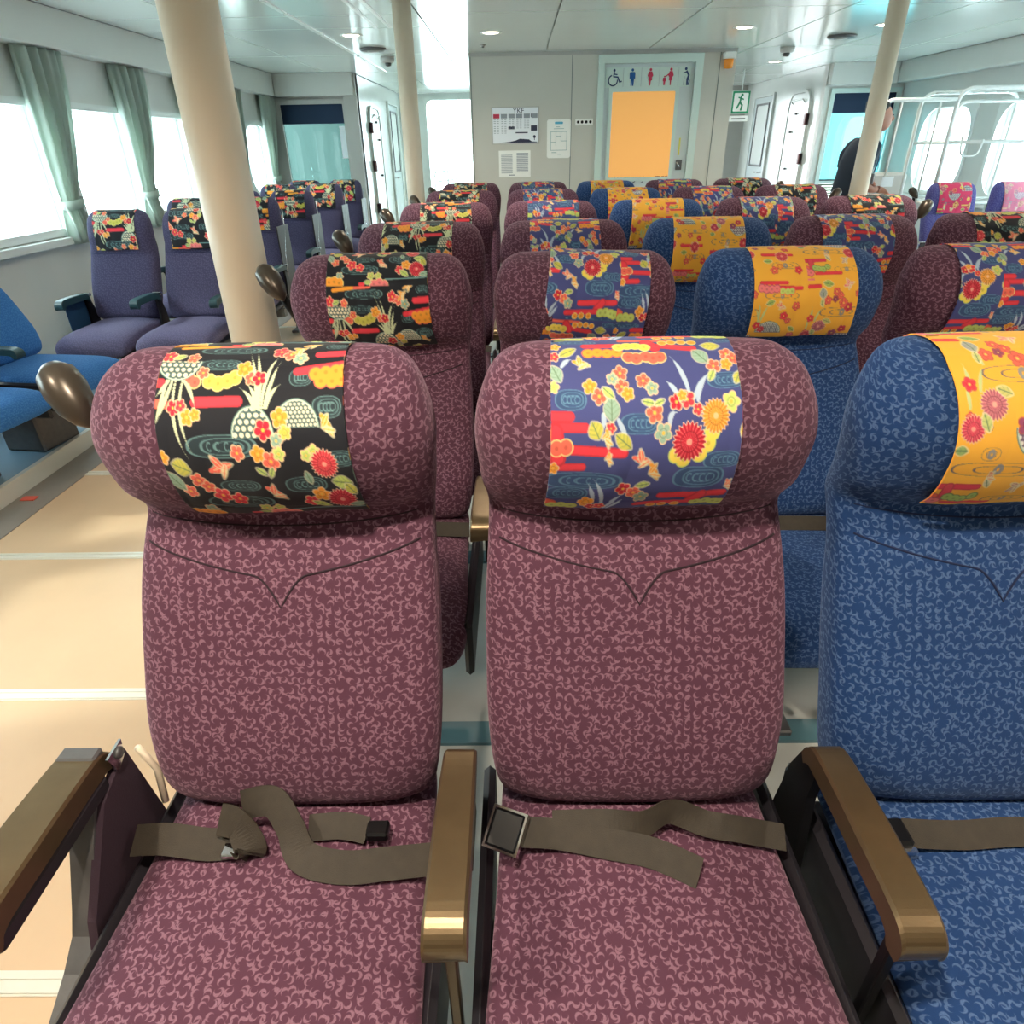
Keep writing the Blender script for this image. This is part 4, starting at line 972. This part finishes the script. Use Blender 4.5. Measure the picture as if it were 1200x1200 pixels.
def design_yellow(base=(246, 180, 64), alt=False):
    P = Paint(base)
    def Q(px, py): return ((px - 185) / 1265, (py - 92) / 1050)
    WT = (112, 104, 112)
    for (x, y, rx, ry) in ((640, 392, 270, 44), (500, 845, 300, 40), (410, 762, 60, 32), (1150, 240, 200, 30), (680, 1060, 150, 30), (1180, 700, 220, 34), (1000, 520, 120, 24), (1200, 1010, 160, 36), (330, 640, 60, 20)):
        u, v = Q(x, y); rx /= 1265; ry /= 1050
        for k in range(2):
            q = 1 - .45 * k; e = abs((GX - u) / (rx * q)) ** 2.8 + abs((GY - v) / (ry * q)) ** 2.8; P.put((e < 1) & (e > 1 - .13 / q), WT)
        d = np.hypot((GX - u) / .8, GY - v); P.put((d < ry * .8) & (d > ry * .25), (128, 138, 160), .8)
    for (x0, y0, x1, y1, r, c) in ((200, 165, 340, 162, 20, RED), (150, 960, 430, 955, 26, (222, 62, 88)), (250, 960, 260, 1060, 34, (222, 72, 92)), (300, 1100, 600, 1095, 20, RED), (100, 1050, 200, 1040, 28, CORAL), (900, 130, 1200, 128, 22, RED), (1080, 170, 1380, 175, 20, RED), (950, 880, 1300, 885, 22, RED), (110, 110, 260, 100, 12, PNK)):
        a = Q(x0, y0); b_ = Q(x1, y1); P.bar(a[0], a[1], b_[0], b_[1], r / 1265, c)
    P.puffs([Q(290, 1040), Q(340, 1050), Q(390, 1055), Q(450, 1030)], .024, (170, 196, 106), (112, 140, 90)); P.puffs([Q(900, 175), Q(960, 185), Q(1020, 185), Q(1080, 180)], .030, PNK, (190, 80, 110)); P.puffs([Q(1150, 200), Q(1210, 205), Q(1260, 200)], .026, LIME, CORAL)
    P.puffs([Q(130, 1090), Q(180, 1080), Q(230, 1090)], .03, PNK, (190, 80, 100))
    u, v = Q(680, 640)
    P.basket(*Q(700, 640), .115, .12, False, (224, 222, 214), (110, 92, 120), .03); P.basket(*Q(1050, 600), .11, .11, True, (214, 216, 210), (90, 96, 110), .02)
    for (a, b_, c) in (((270, 480), (280, 400), (265, 340)), ((330, 480), (340, 420), (390, 350)), ((250, 560), (250, 500), (240, 470)), ((900, 480), (920, 360), (880, 300)), ((930, 480), (960, 380), (1000, 320)), ((910, 480), (900, 400), (850, 350)), ((400, 340), (380, 300), (385, 260))): P.blade([Q(*a), Q(*b_), Q(*c)], .010, (196, 206, 140))
    for (x, y, R, c) in ((445, 285, 42, CORAL), (535, 272, 32, (150, 74, 100)), (545, 210, 38, CORAL), (595, 245, 34, CORAL), (640, 310, 52, CORAL), (715, 350, 50, (206, 60, 82)), (270, 450, 40, RED), (705, 575, 48, (214, 58, 84)), (600, 630, 52, (156, 76, 110)), (250, 600, 24, CORAL), (900, 520, 44, RED), (960, 560, 36, (200, 60, 90)), (1200, 420, 44, RED), (1260, 470, 34, CORAL), (1100, 760, 40, CORAL), (1250, 800, 40, RED), (1330, 330, 42, CORAL), (1340, 640, 40, PNK), (900, 760, 34, (156, 76, 110)), (1060, 1060, 44, CORAL), (1130, 1020, 34, ORG), (1350, 1060, 44, RED), (820, 230, 36, CORAL)): u, v = Q(x, y); P.flower(u, v, R / 1265, c, edge=(190, 90, 80), core=(240, 200, 90))
    for (x, y, R, c) in ((400, 540, 84, (204, 112, 128)), (270, 650, 74, (224, 72, 96)), (780, 870, 80, (222, 62, 80)), (1180, 900, 74, (226, 72, 84))): u, v = Q(x, y); P.mum(u, v, R / 1265, c, (236, 190, 160))
    for (x, y, L, w, r_, c) in ((440, 142, 62, 34, 10, (172, 190, 98)), (380, 225, 56, 44, 80, (168, 170, 164)), (220, 750, 40, 26, 0, (150, 176, 110)), (350, 620, 50, 30, 70, (200, 206, 130)), (480, 480, 50, 30, 20, (208, 200, 120)), (380, 300, 40, 22, 90, (206, 206, 130)), (1020, 300, 50, 30, -20, (172, 190, 98)), (1330, 560, 50, 26, 40, (172, 190, 98)), (1000, 960, 50, 28, 0, (172, 190, 98)), (480, 930, 40, 20, 60, (206, 200, 170))): u, v = Q(x, y); P.leaf(u, v, L / 1265, w / 1265, r_, c)
    for (x, y, q, r_, c) in ((700, 150, 70, -15, PNK), (690, 960, 60, -40, (200, 150, 140)), (480, 890, 46, 60, (220, 140, 110)), (1150, 330, 56, 20, CORAL)): u, v = Q(x, y); P.bird(u, v, q / 1265, r_, c)
    return P.im
IM = {'black': design_black(), 'blue': design_blue(), 'yellow': design_yellow()}
pk = IM['yellow'].copy(); m_ = np.abs(pk - np.array([246, 180, 64]) / 255).sum(2) < .05; pk[m_] = np.array([224, 62, 104]) / 255
m2_ = (~m_) & (np.abs(pk - np.array(CORAL) / 255).sum(2) < .3); pk[m2_] = np.array([240, 200, 110]) / 255
IM['pink'] = pk; p2 = .45 * pk + .55 * np.array([238, 196, 214]) / 255; IM['palepink'] = p2
def blur(im):
    return (im + np.roll(im, 1, 0) + np.roll(im, -1, 0) + np.roll(im, 1, 1) + np.roll(im, -1, 1)) / 5
def cover_mesh(D, key, nx, ny, hw=.118, zb=.893, ou=0.0, ov=0.0, seed=0, wav=.0015, flare=0.0, slant=0.0, sc=1.0):
    ztop = D[-1, 0]; off = .004
    back = [(rear_y(D, 0, z, off), z) for z in np.linspace(ztop - .12, ztop - .016, 14)]
    front = [(front_y(D, 0, z, off), z) for z in np.linspace(ztop - .016, zb, 40)]
    yb, yf = back[-1][0], front[0][0]
    top = [(yb + (yf - yb) * t, ztop - .012 + (off + .013) * math.sin(PI * t) ** .55 * 1.0) for t in np.linspace(.08, .92, 9)]
    path = np.array(back + top + front)
    for _ in range(2): path[1:-1] = (path[:-2] + 2 * path[1:-1] + path[2:]) / 4
    d = np.hypot(*np.diff(path, axis=0).T); s = np.concatenate([[0], np.cumsum(d)])
    crest = s[len(back) + 4]; Lf = s[-1] - crest
    ss = np.concatenate([np.linspace(0, crest, ny // 4, endpoint=False), np.linspace(crest, s[-1], ny)])
    py = np.interp(ss, s, path[:, 0]); pz = np.interp(ss, s, path[:, 1]); xs = np.linspace(-1, 1, nx)
    R = np.random.default_rng(seed); ph = R.uniform(0, 6.28, 6)
    v = []; cols = []; im = blur(IM[key])
    rows = len(ss)
    for i in range(rows):
        vv = (ss[i] - crest) / Lf; fr = ss[i] >= crest
        zc0 = min(max(pz[i], D[0, 0]), ztop - .016)
        base = front_y(D, 0, zc0) if fr else rear_y(D, 0, zc0)
        for q in xs:
            x = q * (hw * (1 + flare * max(vv, 0))) + slant * max(vv, 0) + .0012 * math.sin(7 * vv + ph[0])
            y = (front_y(D, x, zc0) if fr else rear_y(D, x, zc0)) - base + py[i]
            w_ = wav * (math.sin(q * 6 + ph[1] + vv * 1.5) + .6 * math.sin(q * 13 + ph[2] + 2 * vv)) * (max(vv, 0) ** 1.2 + .15)
            hang = .006 * max(vv - .75, 0) * 4
            dz = .0015 * math.sin(q * 3 + ph[3]) * (1 if vv > .9 else 0)
            if fr: y -= abs(w_) + hang
            else: y += abs(w_)
            v.append((x, y, pz[i] + dz))
        cols.append(vv)
    A = np.array(cols)[:, None] * sc + ov; U = ((xs + 1) / 2)[None, :] * sc + ou
    fy = (A % 1.0) * CS - .5; fx = (U % 1.0) * CS - .5
    Y0 = np.floor(fy).astype(int); X0 = np.floor(fx).astype(int); ty = (fy - Y0)[..., None]; tx = (fx - X0)[..., None]
    g = lambda a, b_: im[a % CS, b_ % CS]
    c = (g(Y0, X0) * (1 - tx) + g(Y0, X0 + 1) * tx) * (1 - ty) + (g(Y0 + 1, X0) * (1 - tx) + g(Y0 + 1, X0 + 1) * tx) * ty
    c = c.reshape(-1, 3); c = np.where(c <= .04045, c / 12.92, ((c + .055) / 1.055) ** 2.4)
    f = []
    for i in range(rows - 1):
        for k in range(nx - 1): a = i * nx + k; f.append((a, a + nx, a + nx + 1, a + 1))
    # folded hem all round gives the cloth its thickness
    n0 = len(v); rim = [k for k in range(nx)] + [(i + 1) * nx - 1 for i in range(1, rows)] + [(rows - 1) * nx + k for k in range(nx - 2, -1, -1)] + [i * nx for i in range(rows - 2, 0, -1)]
    for k in rim:
        p = v[k]; i = k // nx; sgn = 1 if ss[i] >= crest else -1
        v.append((p[0], p[1] + .002 * sgn, p[2] - (.0015 if abs(pz[i] - ztop) < .02 else 0)))
    for j in range(len(rim)): j2 = (j + 1) % len(rim); f.append((rim[j], rim[j2], n0 + j2, n0 + j))
    c = np.vstack([c, c[rim]])
    me = bpy.data.meshes.new('headrest_cover'); me.from_pydata(v, [], f); me.update(); me.materials.append(M_CLOTH)
    at = me.color_attributes.new('print', 'FLOAT_COLOR', 'POINT'); at.data.foreach_set('color', np.hstack([c, np.ones((len(c), 1))]).astype(np.float32).ravel())
    me.polygons.foreach_set('use_smooth', [True] * len(me.polygons))
    return me
def put_cover(me, seat, lab, group, dx=0.0, rot=0.0):
    o = bpy.data.objects.new('headrest_cover', me); COL.objects.link(o)
    o.location = seat.location; o.location.x += dx; o.rotation_euler = seat.rotation_euler; o.scale = seat.scale
    o.rotation_euler.y = rot
    tag(o, lab, 'headrest cover', group); return o
KEYS = ['black', 'blue', 'yellow', 'blue', 'black']
for (r, c), st in seats.items():
    k = KEYS[c]
    nx, ny = ((210, 230), (120, 130), (90, 90), (60, 64), (48, 50), (40, 40))[r]
    ou = 0 if r == 0 else round(rng.uniform(0, 1), 2); ov = 0 if r == 0 else round(rng.uniform(0, 1), 2)
    zb = {(0, 0): .890, (0, 1): .893, (0, 2): .893, (1, 1): .885, (1, 0): .885}.get((r, c), .893 + .01 * math.sin(r * 5 + c))
    if (r, c) == (1, 0): ou, ov = 0, -.42
    me = cover_mesh(D_MAIN, k, nx, ny, .110 if r == 0 else .114, zb, ou, ov, r * 9 + c, .0012 if r == 0 else .0022, .02 if r == 0 else .05, {(0, 0): .014, (0, 1): -.008, (0, 2): .012, (1, 1): -.012, (1, 0): .012}.get((r, c), rng.uniform(-.01, .01)))
    pos = ['leftmost', 'second from left', 'centre', 'fourth from left', 'rightmost'][c]
    dx = {(0, 0): .004, (0, 1): -.008, (0, 2): -.030, (1, 1): -.02}.get((r, c), rng.uniform(-.01, .01))
    put_cover(me, st, '%s draped over the %s headrest of the %s' % (CC[c].replace('cover', 'cloth cover'), pos, RN[r]), 'printed headrest covers of the middle block', dx, {(1, 1): .05}.get((r, c), 0))

# ---- wing seats on the platforms
WP = .075
WY = [3.98, 4.93, 5.80, 6.80, 7.66]
def wing_arm(o, x, mt):
    armrest(x, o, .046, mt); arm_support(x, o, M_BLACK)
    box('arm_joint', x - .024, x + .024, -.215, -.195, .588, .606, M_CHROME, o, b=.003)
for r, y in enumerate(WY):
    for c, x in enumerate((-2.21, -1.79)):
        nm = ['first', 'second', 'third', 'fourth', 'last'][r]
        o = put_seat(SEATW, x, y, 'slate upholstered %s seat, %s row of the left window seats' % (('window side', 'aisle side')[c], nm), 'seats along the left windows', z=WP - .05)
        if c == 0: wing_arm(o, -.212, M_TEALARM)
        wing_arm(o, .210, M_TEALARM); o.scale = (.94, 1, 1)
        if c == 1:
            a = tube('side_trim_tube', [(.196, -.02, .93), (.203, -.05, .82), (.205, -.13, .66), (.205, -.16, .5)], .006, M_CHROME, o)
            box('side_shell', .200, .209, -.22, .02, .40, .84, M_DARK, o, b=.004)
        me = cover_mesh(D_WING, 'black', 60 if r < 1 else 36, 60 if r < 1 else 36, .122, .815, .31 * r + .17 * c, .23 * r + .4 * c, 60 + r * 2 + c, sc=.62)
        put_cover(me, o, 'black flower print cloth cover on the %s headrest, %s row by the left windows' % (('window side', 'aisle side')[c], nm), 'printed covers of the left window seats')
box('side_panel', -.2300, -.2250, -.40, -.19, .34, .575, M_BLUEP, [o for o in bpy.data.objects if o.get('label', '').startswith('slate upholstered window side seat, first')][0])
for c, x in enumerate((3.40, 3.90)):
    o = put_seat(SEATL, x, 5.72, ('lavender upholstered seat nearer the aisle', 'lavender upholstered seat by the window')[c] + ' on the right side', 'seats along the right windows', z=.0)
    wing_arm(o, -.2225, M_DARK); grip(o, -1) if c == 0 else None
    if c == 0: [setattr(q, 'location', (q.location.x, q.location.y, q.location.z - .08)) for q in o.children if q.name.startswith('grip')]
    me = cover_mesh(D_WING, ('pink', 'palepink')[c], 60, 60, .125, .80, .1, .2, 90 + c, sc=.7)
    put_cover(me, o, ('bright pink and yellow print cover on the right side aisle headrest', 'pale pink print cover on the headrest at the right picture edge')[c], 'pink covers of the right window seats')
# the two blue seats close by on the left, turned toward the aisle
for k, (x, y) in enumerate(((-2.50, 2.98), (-2.56, 2.50))):
    o = put_seat(SEATN, x, y, ('bright blue upholstered seat facing the aisle, farther of the two', 'bright blue upholstered seat at the left picture edge')[k], 'blue seats facing the aisle on the left', rz=math.radians(82), z=.0)
    o.scale = (.95, .95, .86); o.location.z = .076
    for q in list(o.children):
        if q.name.startswith(('leg', 'floor_foot')): bpy.data.objects.remove(q)
    box('pedestal', -.12, .12, -.30, -.08, .0, .30, M_GUN, o, b=.01)
    if k == 0: armrest(-.22, o, .05, M_TEALARM)
for q in (SEATP, SEATB, SEATN, SEATW, SEATL): drop(q)
tg = box('red_tag', -.03, .03, -.018, .018, 0, .004, M_RED, None, loc=(-2.13, 2.50, .001)); tag(tg, 'small red tag lying on the platform edge under the blue seats', 'tag')

# ------------------------------------------------------------------ curtains
def curtain(x, yc, side, lab, zt=1.862, tie=1.04, zb=.80, ytie=-.10, hw=.21):
    o = empty('curtain', (x, yc, 0)); tag(o, lab, 'curtain', 'tied curtains between the side windows')
    nz, ny = 44, 72; v = []; f = []; R = random.Random(round(yc * 100))
    ph = [R.uniform(0, 6.28) for _ in range(4)]
    for i in range(nz):
        z = zt - (zt - zb) * i / (nz - 1)
        if z > tie: t = (zt - z) / (zt - tie); w = hw * (1 - t ** 1.6) + .072 * t ** 1.6; c = ytie * t ** 1.3
        else: t = (tie - z) / (tie - zb); w = .072 + .05 * math.sin(t * PI * .6); c = ytie + .02 * t
        amp = .036 * min(1, w / .14) + .006
        for k in range(ny):
            q = -1 + 2 * k / (ny - 1)
            fold = math.sin(q * 15 + ph[0] + .4 * math.sin(z * 3)) * .7 + .35 * math.sin(q * 27 + ph[1] + z)
            v.append((side * (.045 + amp * fold + .012 * math.sin(z * 4 + ph[2])), c + q * w, z))
    for i in range(nz - 1):
        for k in range(ny - 1): a = i * ny + k; f.append((a, a + 1, a + ny + 1, a + ny))
    d = mk('drape', v, f, M_CURT, o, True)
    sd = d.modifiers.new('cloth thickness', 'SOLIDIFY'); sd.thickness = .003
    pts = [(side * (.045 + .062 * math.cos(a)), ytie + .088 * math.sin(a), tie - .006 + .012 * math.sin(a)) for a in [2 * PI * k / 24 for k in range(24)]]
    v = []; f = []
    for (px, py, pz) in pts: v += [(px, py, pz - .026), (px, py, pz + .026)]
    n = len(pts)
    for k in range(n): j = (k + 1) % n; f.append((2 * k, 2 * j, 2 * j + 1, 2 * k + 1))
    tb = mk('tieback', v, f, M_CURT, o, True); sd = tb.modifiers.new('cloth thickness', 'SOLIDIFY'); sd.thickness = .004
    tube('tie_cord', round_path([(side * .05, ytie - .08, tie - .02), (side * .09, ytie - .10, tie - .14), (side * .05, ytie - .03, tie - .22)], .04), .006, M_CURT, o)
    return o
names = ['at the left picture edge, only its lower tail showing', 'left of the first pair of window seats', 'behind the first pair of window seats', 'just left of the thick pillar', 'just right of the thick pillar', 'in the far corner beside the teal window']
for k, nm in zip(range(-1, 5), names): curtain(-2.885, 4.70 + 1.02 * k, 1, 'sage grey tied curtain ' + nm)
curtain(4.485, 5.98, -1, 'pale curtain hanging between the two rounded windows on the right', zt=1.86, tie=1.35, zb=1.15, ytie=0, hw=.15)

# ------------------------------------------------------------------ white tubular luggage rack at the right
lr = empty('luggage_rack', (0, 0, 0)); tag(lr, 'white tubular luggage rack in front of the rounded right windows', 'rack')
lr.location = (3.55, 6.2, 0)
def T(name, pts, r, rr=.10): return tube(name, round_path(pts, rr), r, M_WHITE, lr, 10)
T('frame_tube', [(0, 0, 0), (0, 0, 1.66), (.84, 0, 1.66), (.84, 0, 0)], .016, .13)
T('frame_tube', [(.0, .55, 0), (.0, .55, 1.66), (.84, .55, 1.66), (.84, .55, 0)], .016, .13)
T('inner_tube', [(.17, .28, 0), (.17, .28, 1.58), (.82, .28, 1.58)], .013, .10)
T('side_frame', [(-.56, 0, 0), (-.56, 0, 1.585), (-.01, 0, 1.585)], .016, .05)
for x in (-.44, -.28, -.13): T('upright_bar', [(x, 0, .75), (x, 0, 1.58)], .008)
T('lower_bar', [(-.56, 0, .75), (0, 0, .75)], .010)
for z in (.35, .82, 1.28):
    T('cross_bar', [(0, .0, z), (.84, .0, z)], .012); T('cross_bar', [(0, .55, z), (.84, .55, z)], .012)
    for x in (.02, .82): T('cross_bar', [(x, 0, z), (x, .55, z)], .012)
    for k in range(1, 9): T('shelf_wire', [(k * .0933, 0, z + .012), (k * .0933, .55, z + .012)], .004)
for k in range(1, 8): T('top_wire', [(k * .105, 0, 1.655), (k * .105, .55, 1.655)], .006)
T('hook_tube', [(.10, -.03, 1.32), (.12, -.03, 1.18), (.26, -.03, 1.18), (.28, -.03, 1.30)], .008, .05)
bgx = box('storage_bin', -.16, .16, -.14, .14, 0, .26, M_GREYPAINT, None, b=.02, loc=(3.36, 6.75, .79))
tag(bgx, 'pale grey box on a stand left of the luggage rack', 'box')
st_ = MB().box(-.17, .17, -.15, .15, -.03, -.001); st_.box(-.15, -.12, -.13, -.10, -.71, -.03).box(.12, .15, -.13, -.10, -.71, -.03).box(-.15, -.12, .10, .13, -.71, -.03).box(.12, .15, .10, .13, -.71, -.03)
st_.build('stand', M_GUN, bgx)

# ------------------------------------------------------------------ person behind the right pillar
pe = empty('person', (2.69, 5.93, 0)); tag(pe, 'person in a navy polo shirt standing behind the right pillar, looking down to the right', 'person')
def skinned(name, nodes, edges, m, parent, sub=2):
    me = bpy.data.meshes.new(name); me.from_pydata([n[0] for n in nodes], edges, []); me.materials.append(m)
    o = bpy.data.objects.new(name, me); link(o, parent)
    o.modifiers.new('skin', 'SKIN'); sl = me.skin_vertices[0].data if me.skin_vertices else None
    if sl is None:
        import bmesh
        bm = bmesh.new(); bm.from_mesh(me); bm.verts.layers.skin.verify(); bm.to_mesh(me); bm.free(); sl = me.skin_vertices[0].data
    for i, n in enumerate(nodes):
        r = n[1]; sl[i].radius = (r, r) if not isinstance(r, tuple) else r
        sl[i].use_root = (i == 0)
    o.modifiers['skin'].use_smooth_shade = True
    s_ = o.modifiers.new('sub', 'SUBSURF'); s_.levels = sub; s_.render_levels = sub
    return o
bn = [((0, 0, .86), (.11, .13)), ((.01, 0, 1.0), (.095, .12)), ((.04, 0, 1.16), (.09, .12)), ((.07, 0, 1.245), (.055, .09)), ((.10, 0, 1.335), (.040, .040)), ((.125, 0, 1.385), (.045, .045)),   # 0-5 pelvis..neck
      ((-.0, -.09, .80), .075), ((.01, -.10, .45), .050), ((-.02, -.10, .08), .035), ((.10, -.11, .04), .030),      # 6-9 right leg
      ((-.0, .09, .80), .075), ((.03, .10, .45), .050), ((.0, .10, .08), .035), ((.12, .11, .04), .030),           # 10-13 left leg
      ((.06, -.15, 1.24), .036), ((-.035, -.215, 1.04), .036), ((.10, -.20, .965), .027), ((.155, -.185, .975), .024),  # 14-17 right arm
      ((.07, .15, 1.24), .036), ((.02, .215, 1.04), .036), ((.16, .16, 1.00), .027), ((.20, .14, 1.01), .024)]
be = [(0, 1), (1, 2), (2, 3), (3, 4), (4, 5), (0, 6), (6, 7), (7, 8), (8, 9), (0, 10), (10, 11), (11, 12), (12, 13), (3, 14), (14, 15), (15, 16), (16, 17), (3, 18), (18, 19), (19, 20), (20, 21)]
skinned('body', bn, be, M_SKIN, pe)
def ov(name, rings_def, m, parent, n=24):
    """loft of ellipses: centre, half size x, half size y, tilt about y"""
    rings = []
    for (cx, cy, cz, a, b_, tilt) in rings_def:
        rings.append([(cx + a * math.cos(2 * PI * k / n) * math.cos(tilt), cy + b_ * math.sin(2 * PI * k / n), cz - a * math.cos(2 * PI * k / n) * math.sin(tilt)) for k in range(n)])
    v, f = loftd(rings); o = mk(name, v, f, m, parent, True); fixn(o); return o
hd = ov('head', [(.135, 0, 1.375, .02, .02, .3), (.140, 0, 1.385, .055, .045, .3), (.145, 0, 1.41, .078, .060, .25), (.145, 0, 1.44, .088, .068, .2), (.140, 0, 1.47, .092, .073, .2), (.132, 0, 1.50, .094, .076, .2), (.124, 0, 1.535, .086, .070, .2), (.118, 0, 1.56, .062, .052, .2), (.114, 0, 1.573, .025, .02, .2)], M_SKIN, pe)
ov('nose', [(.232, 0, 1.475, .006, .008, 0), (.240, 0, 1.455, .014, .012, 0), (.238, 0, 1.44, .012, .013, 0), (.228, 0, 1.432, .006, .006, 0)], M_SKIN, hd, 10)
for s_ in (-1, 1):
    ov('ear', [(.125, s_ * .077, 1.435, .008, .005, 0), (.122, s_ * .082, 1.455, .016, .008, 0), (.12, s_ * .082, 1.475, .018, .008, 0), (.122, s_ * .077, 1.49, .010, .005, 0)], M_SKIN, hd, 10)
    ov('eye', [(.218, s_ * .030, 1.470, .006, .010, 0), (.222, s_ * .030, 1.475, .008, .013, 0), (.218, s_ * .030, 1.480, .006, .010, 0)], M_DARK, hd, 10)
ov('mouth', [(.212, 0, 1.404, .010, .02, 0), (.218, 0, 1.409, .010, .024, 0), (.214, 0, 1.414, .008, .02, 0)], mat('lips', (150, 84, 80), .5), hd, 12)
ov('hair', [(.085, 0, 1.425, .045, .060, .2), (.092, 0, 1.46, .066, .079, .3), (.100, 0, 1.50, .088, .083, .35), (.108, 0, 1.535, .098, .080, .3), (.112, 0, 1.565, .082, .064, .2), (.112, 0, 1.588, .035, .03, .2)], M_HAIR, pe)
ov('polo_shirt', [(.0, 0, .84, .125, .155, 0), (.005, 0, .92, .120, .15, 0), (.015, 0, 1.02, .118, .148, .1), (.04, 0, 1.14, .125, .165, .15), (.06, 0, 1.22, .118, .178, .2), (.078, 0, 1.275, .095, .165, .3), (.09, 0, 1.305, .068, .10, .35), (.10, 0, 1.335, .052, .056, .35)], M_SHIRT, pe)
for s_ in (-1, 1):
    tube('sleeve', [(.06, s_ * .12, 1.285), (.06, s_ * .165, 1.262), (.03, s_ * .19, 1.20), (-.005 if s_ < 0 else .035, s_ * .205, 1.12)], [.050, .060, .062, .060], M_SHIRT, pe, 16)
ov('trousers', [(.0, -.09, .05, .05, .055, 0), (.0, -.1, .25, .06, .06, 0), (.01, -.095, .45, .07, .068, 0), (.0, -.085, .70, .088, .082, 0), (.0, -.05, .86, .12, .10, 0)], M_TROUSER, pe)
ov('trousers', [(.0, .1, .05, .05, .055, 0), (.01, .1, .25, .06, .06, 0), (.02, .095, .45, .07, .068, 0), (.0, .085, .70, .088, .082, 0), (.0, .05, .86, .12, .10, 0)], M_TROUSER, pe)
for s_ in (-1, 1): ov('shoe', [(.05, s_ * .105, .001, .13, .045, 0), (.05, s_ * .105, .03, .13, .046, 0), (.03, s_ * .105, .06, .09, .04, 0), (.0, s_ * .105, .085, .05, .035, 0)], M_BLACK, pe)
for hx, hy, hz, s_ in ((.165, -.185, .972, -1), (.21, .135, 1.01, 1)):
    hn = [((hx - .02, hy, hz), (.016, .024)), ((hx + .02, hy, hz - .008), (.013, .026)), ((hx + .045, hy, hz - .016), (.011, .026))]; he = [(0, 1), (1, 2)]
    for k in range(4):
        b_ = len(hn); yy = hy - .024 + k * .016; L = (.026, .030, .028, .022)[k]
        hn += [((hx + .055, yy, hz - .020), .0075), ((hx + .055 + L * .7, yy, hz - .034), .007), ((hx + .055 + L * .8, yy, hz - .034 - L), .0062)]; he += [(2, b_), (b_, b_ + 1), (b_ + 1, b_ + 2)]
    b_ = len(hn); hn += [((hx + .012, hy - s_ * .030, hz + .004), .009), ((hx + .038, hy - s_ * .042, hz - .004), .008), ((hx + .058, hy - s_ * .040, hz - .018), .0068)]; he += [(0, b_), (b_, b_ + 1), (b_ + 1, b_ + 2)]
    skinned('hand', hn, he, M_SKIN, pe, 1)
tube('lanyard', [(.12, -.05, 1.33), (.155, -.075, 1.27), (.17, -.07, 1.17), (.168, -.04, 1.08)], .006, M_SHIRT2, pe, 8)
box('name_badge', .165, .169, -.065, -.005, 1.00, 1.075, M_PAPER, pe)
bdg = box('paper_slip', .14, .23, -.252, -.25, .99, 1.06, M_PAPER, None, loc=(0, 0, 0)); bdg.location = (2.69, 5.93, 0); tag(bdg, 'white slip of paper held by the person in navy', 'paper')
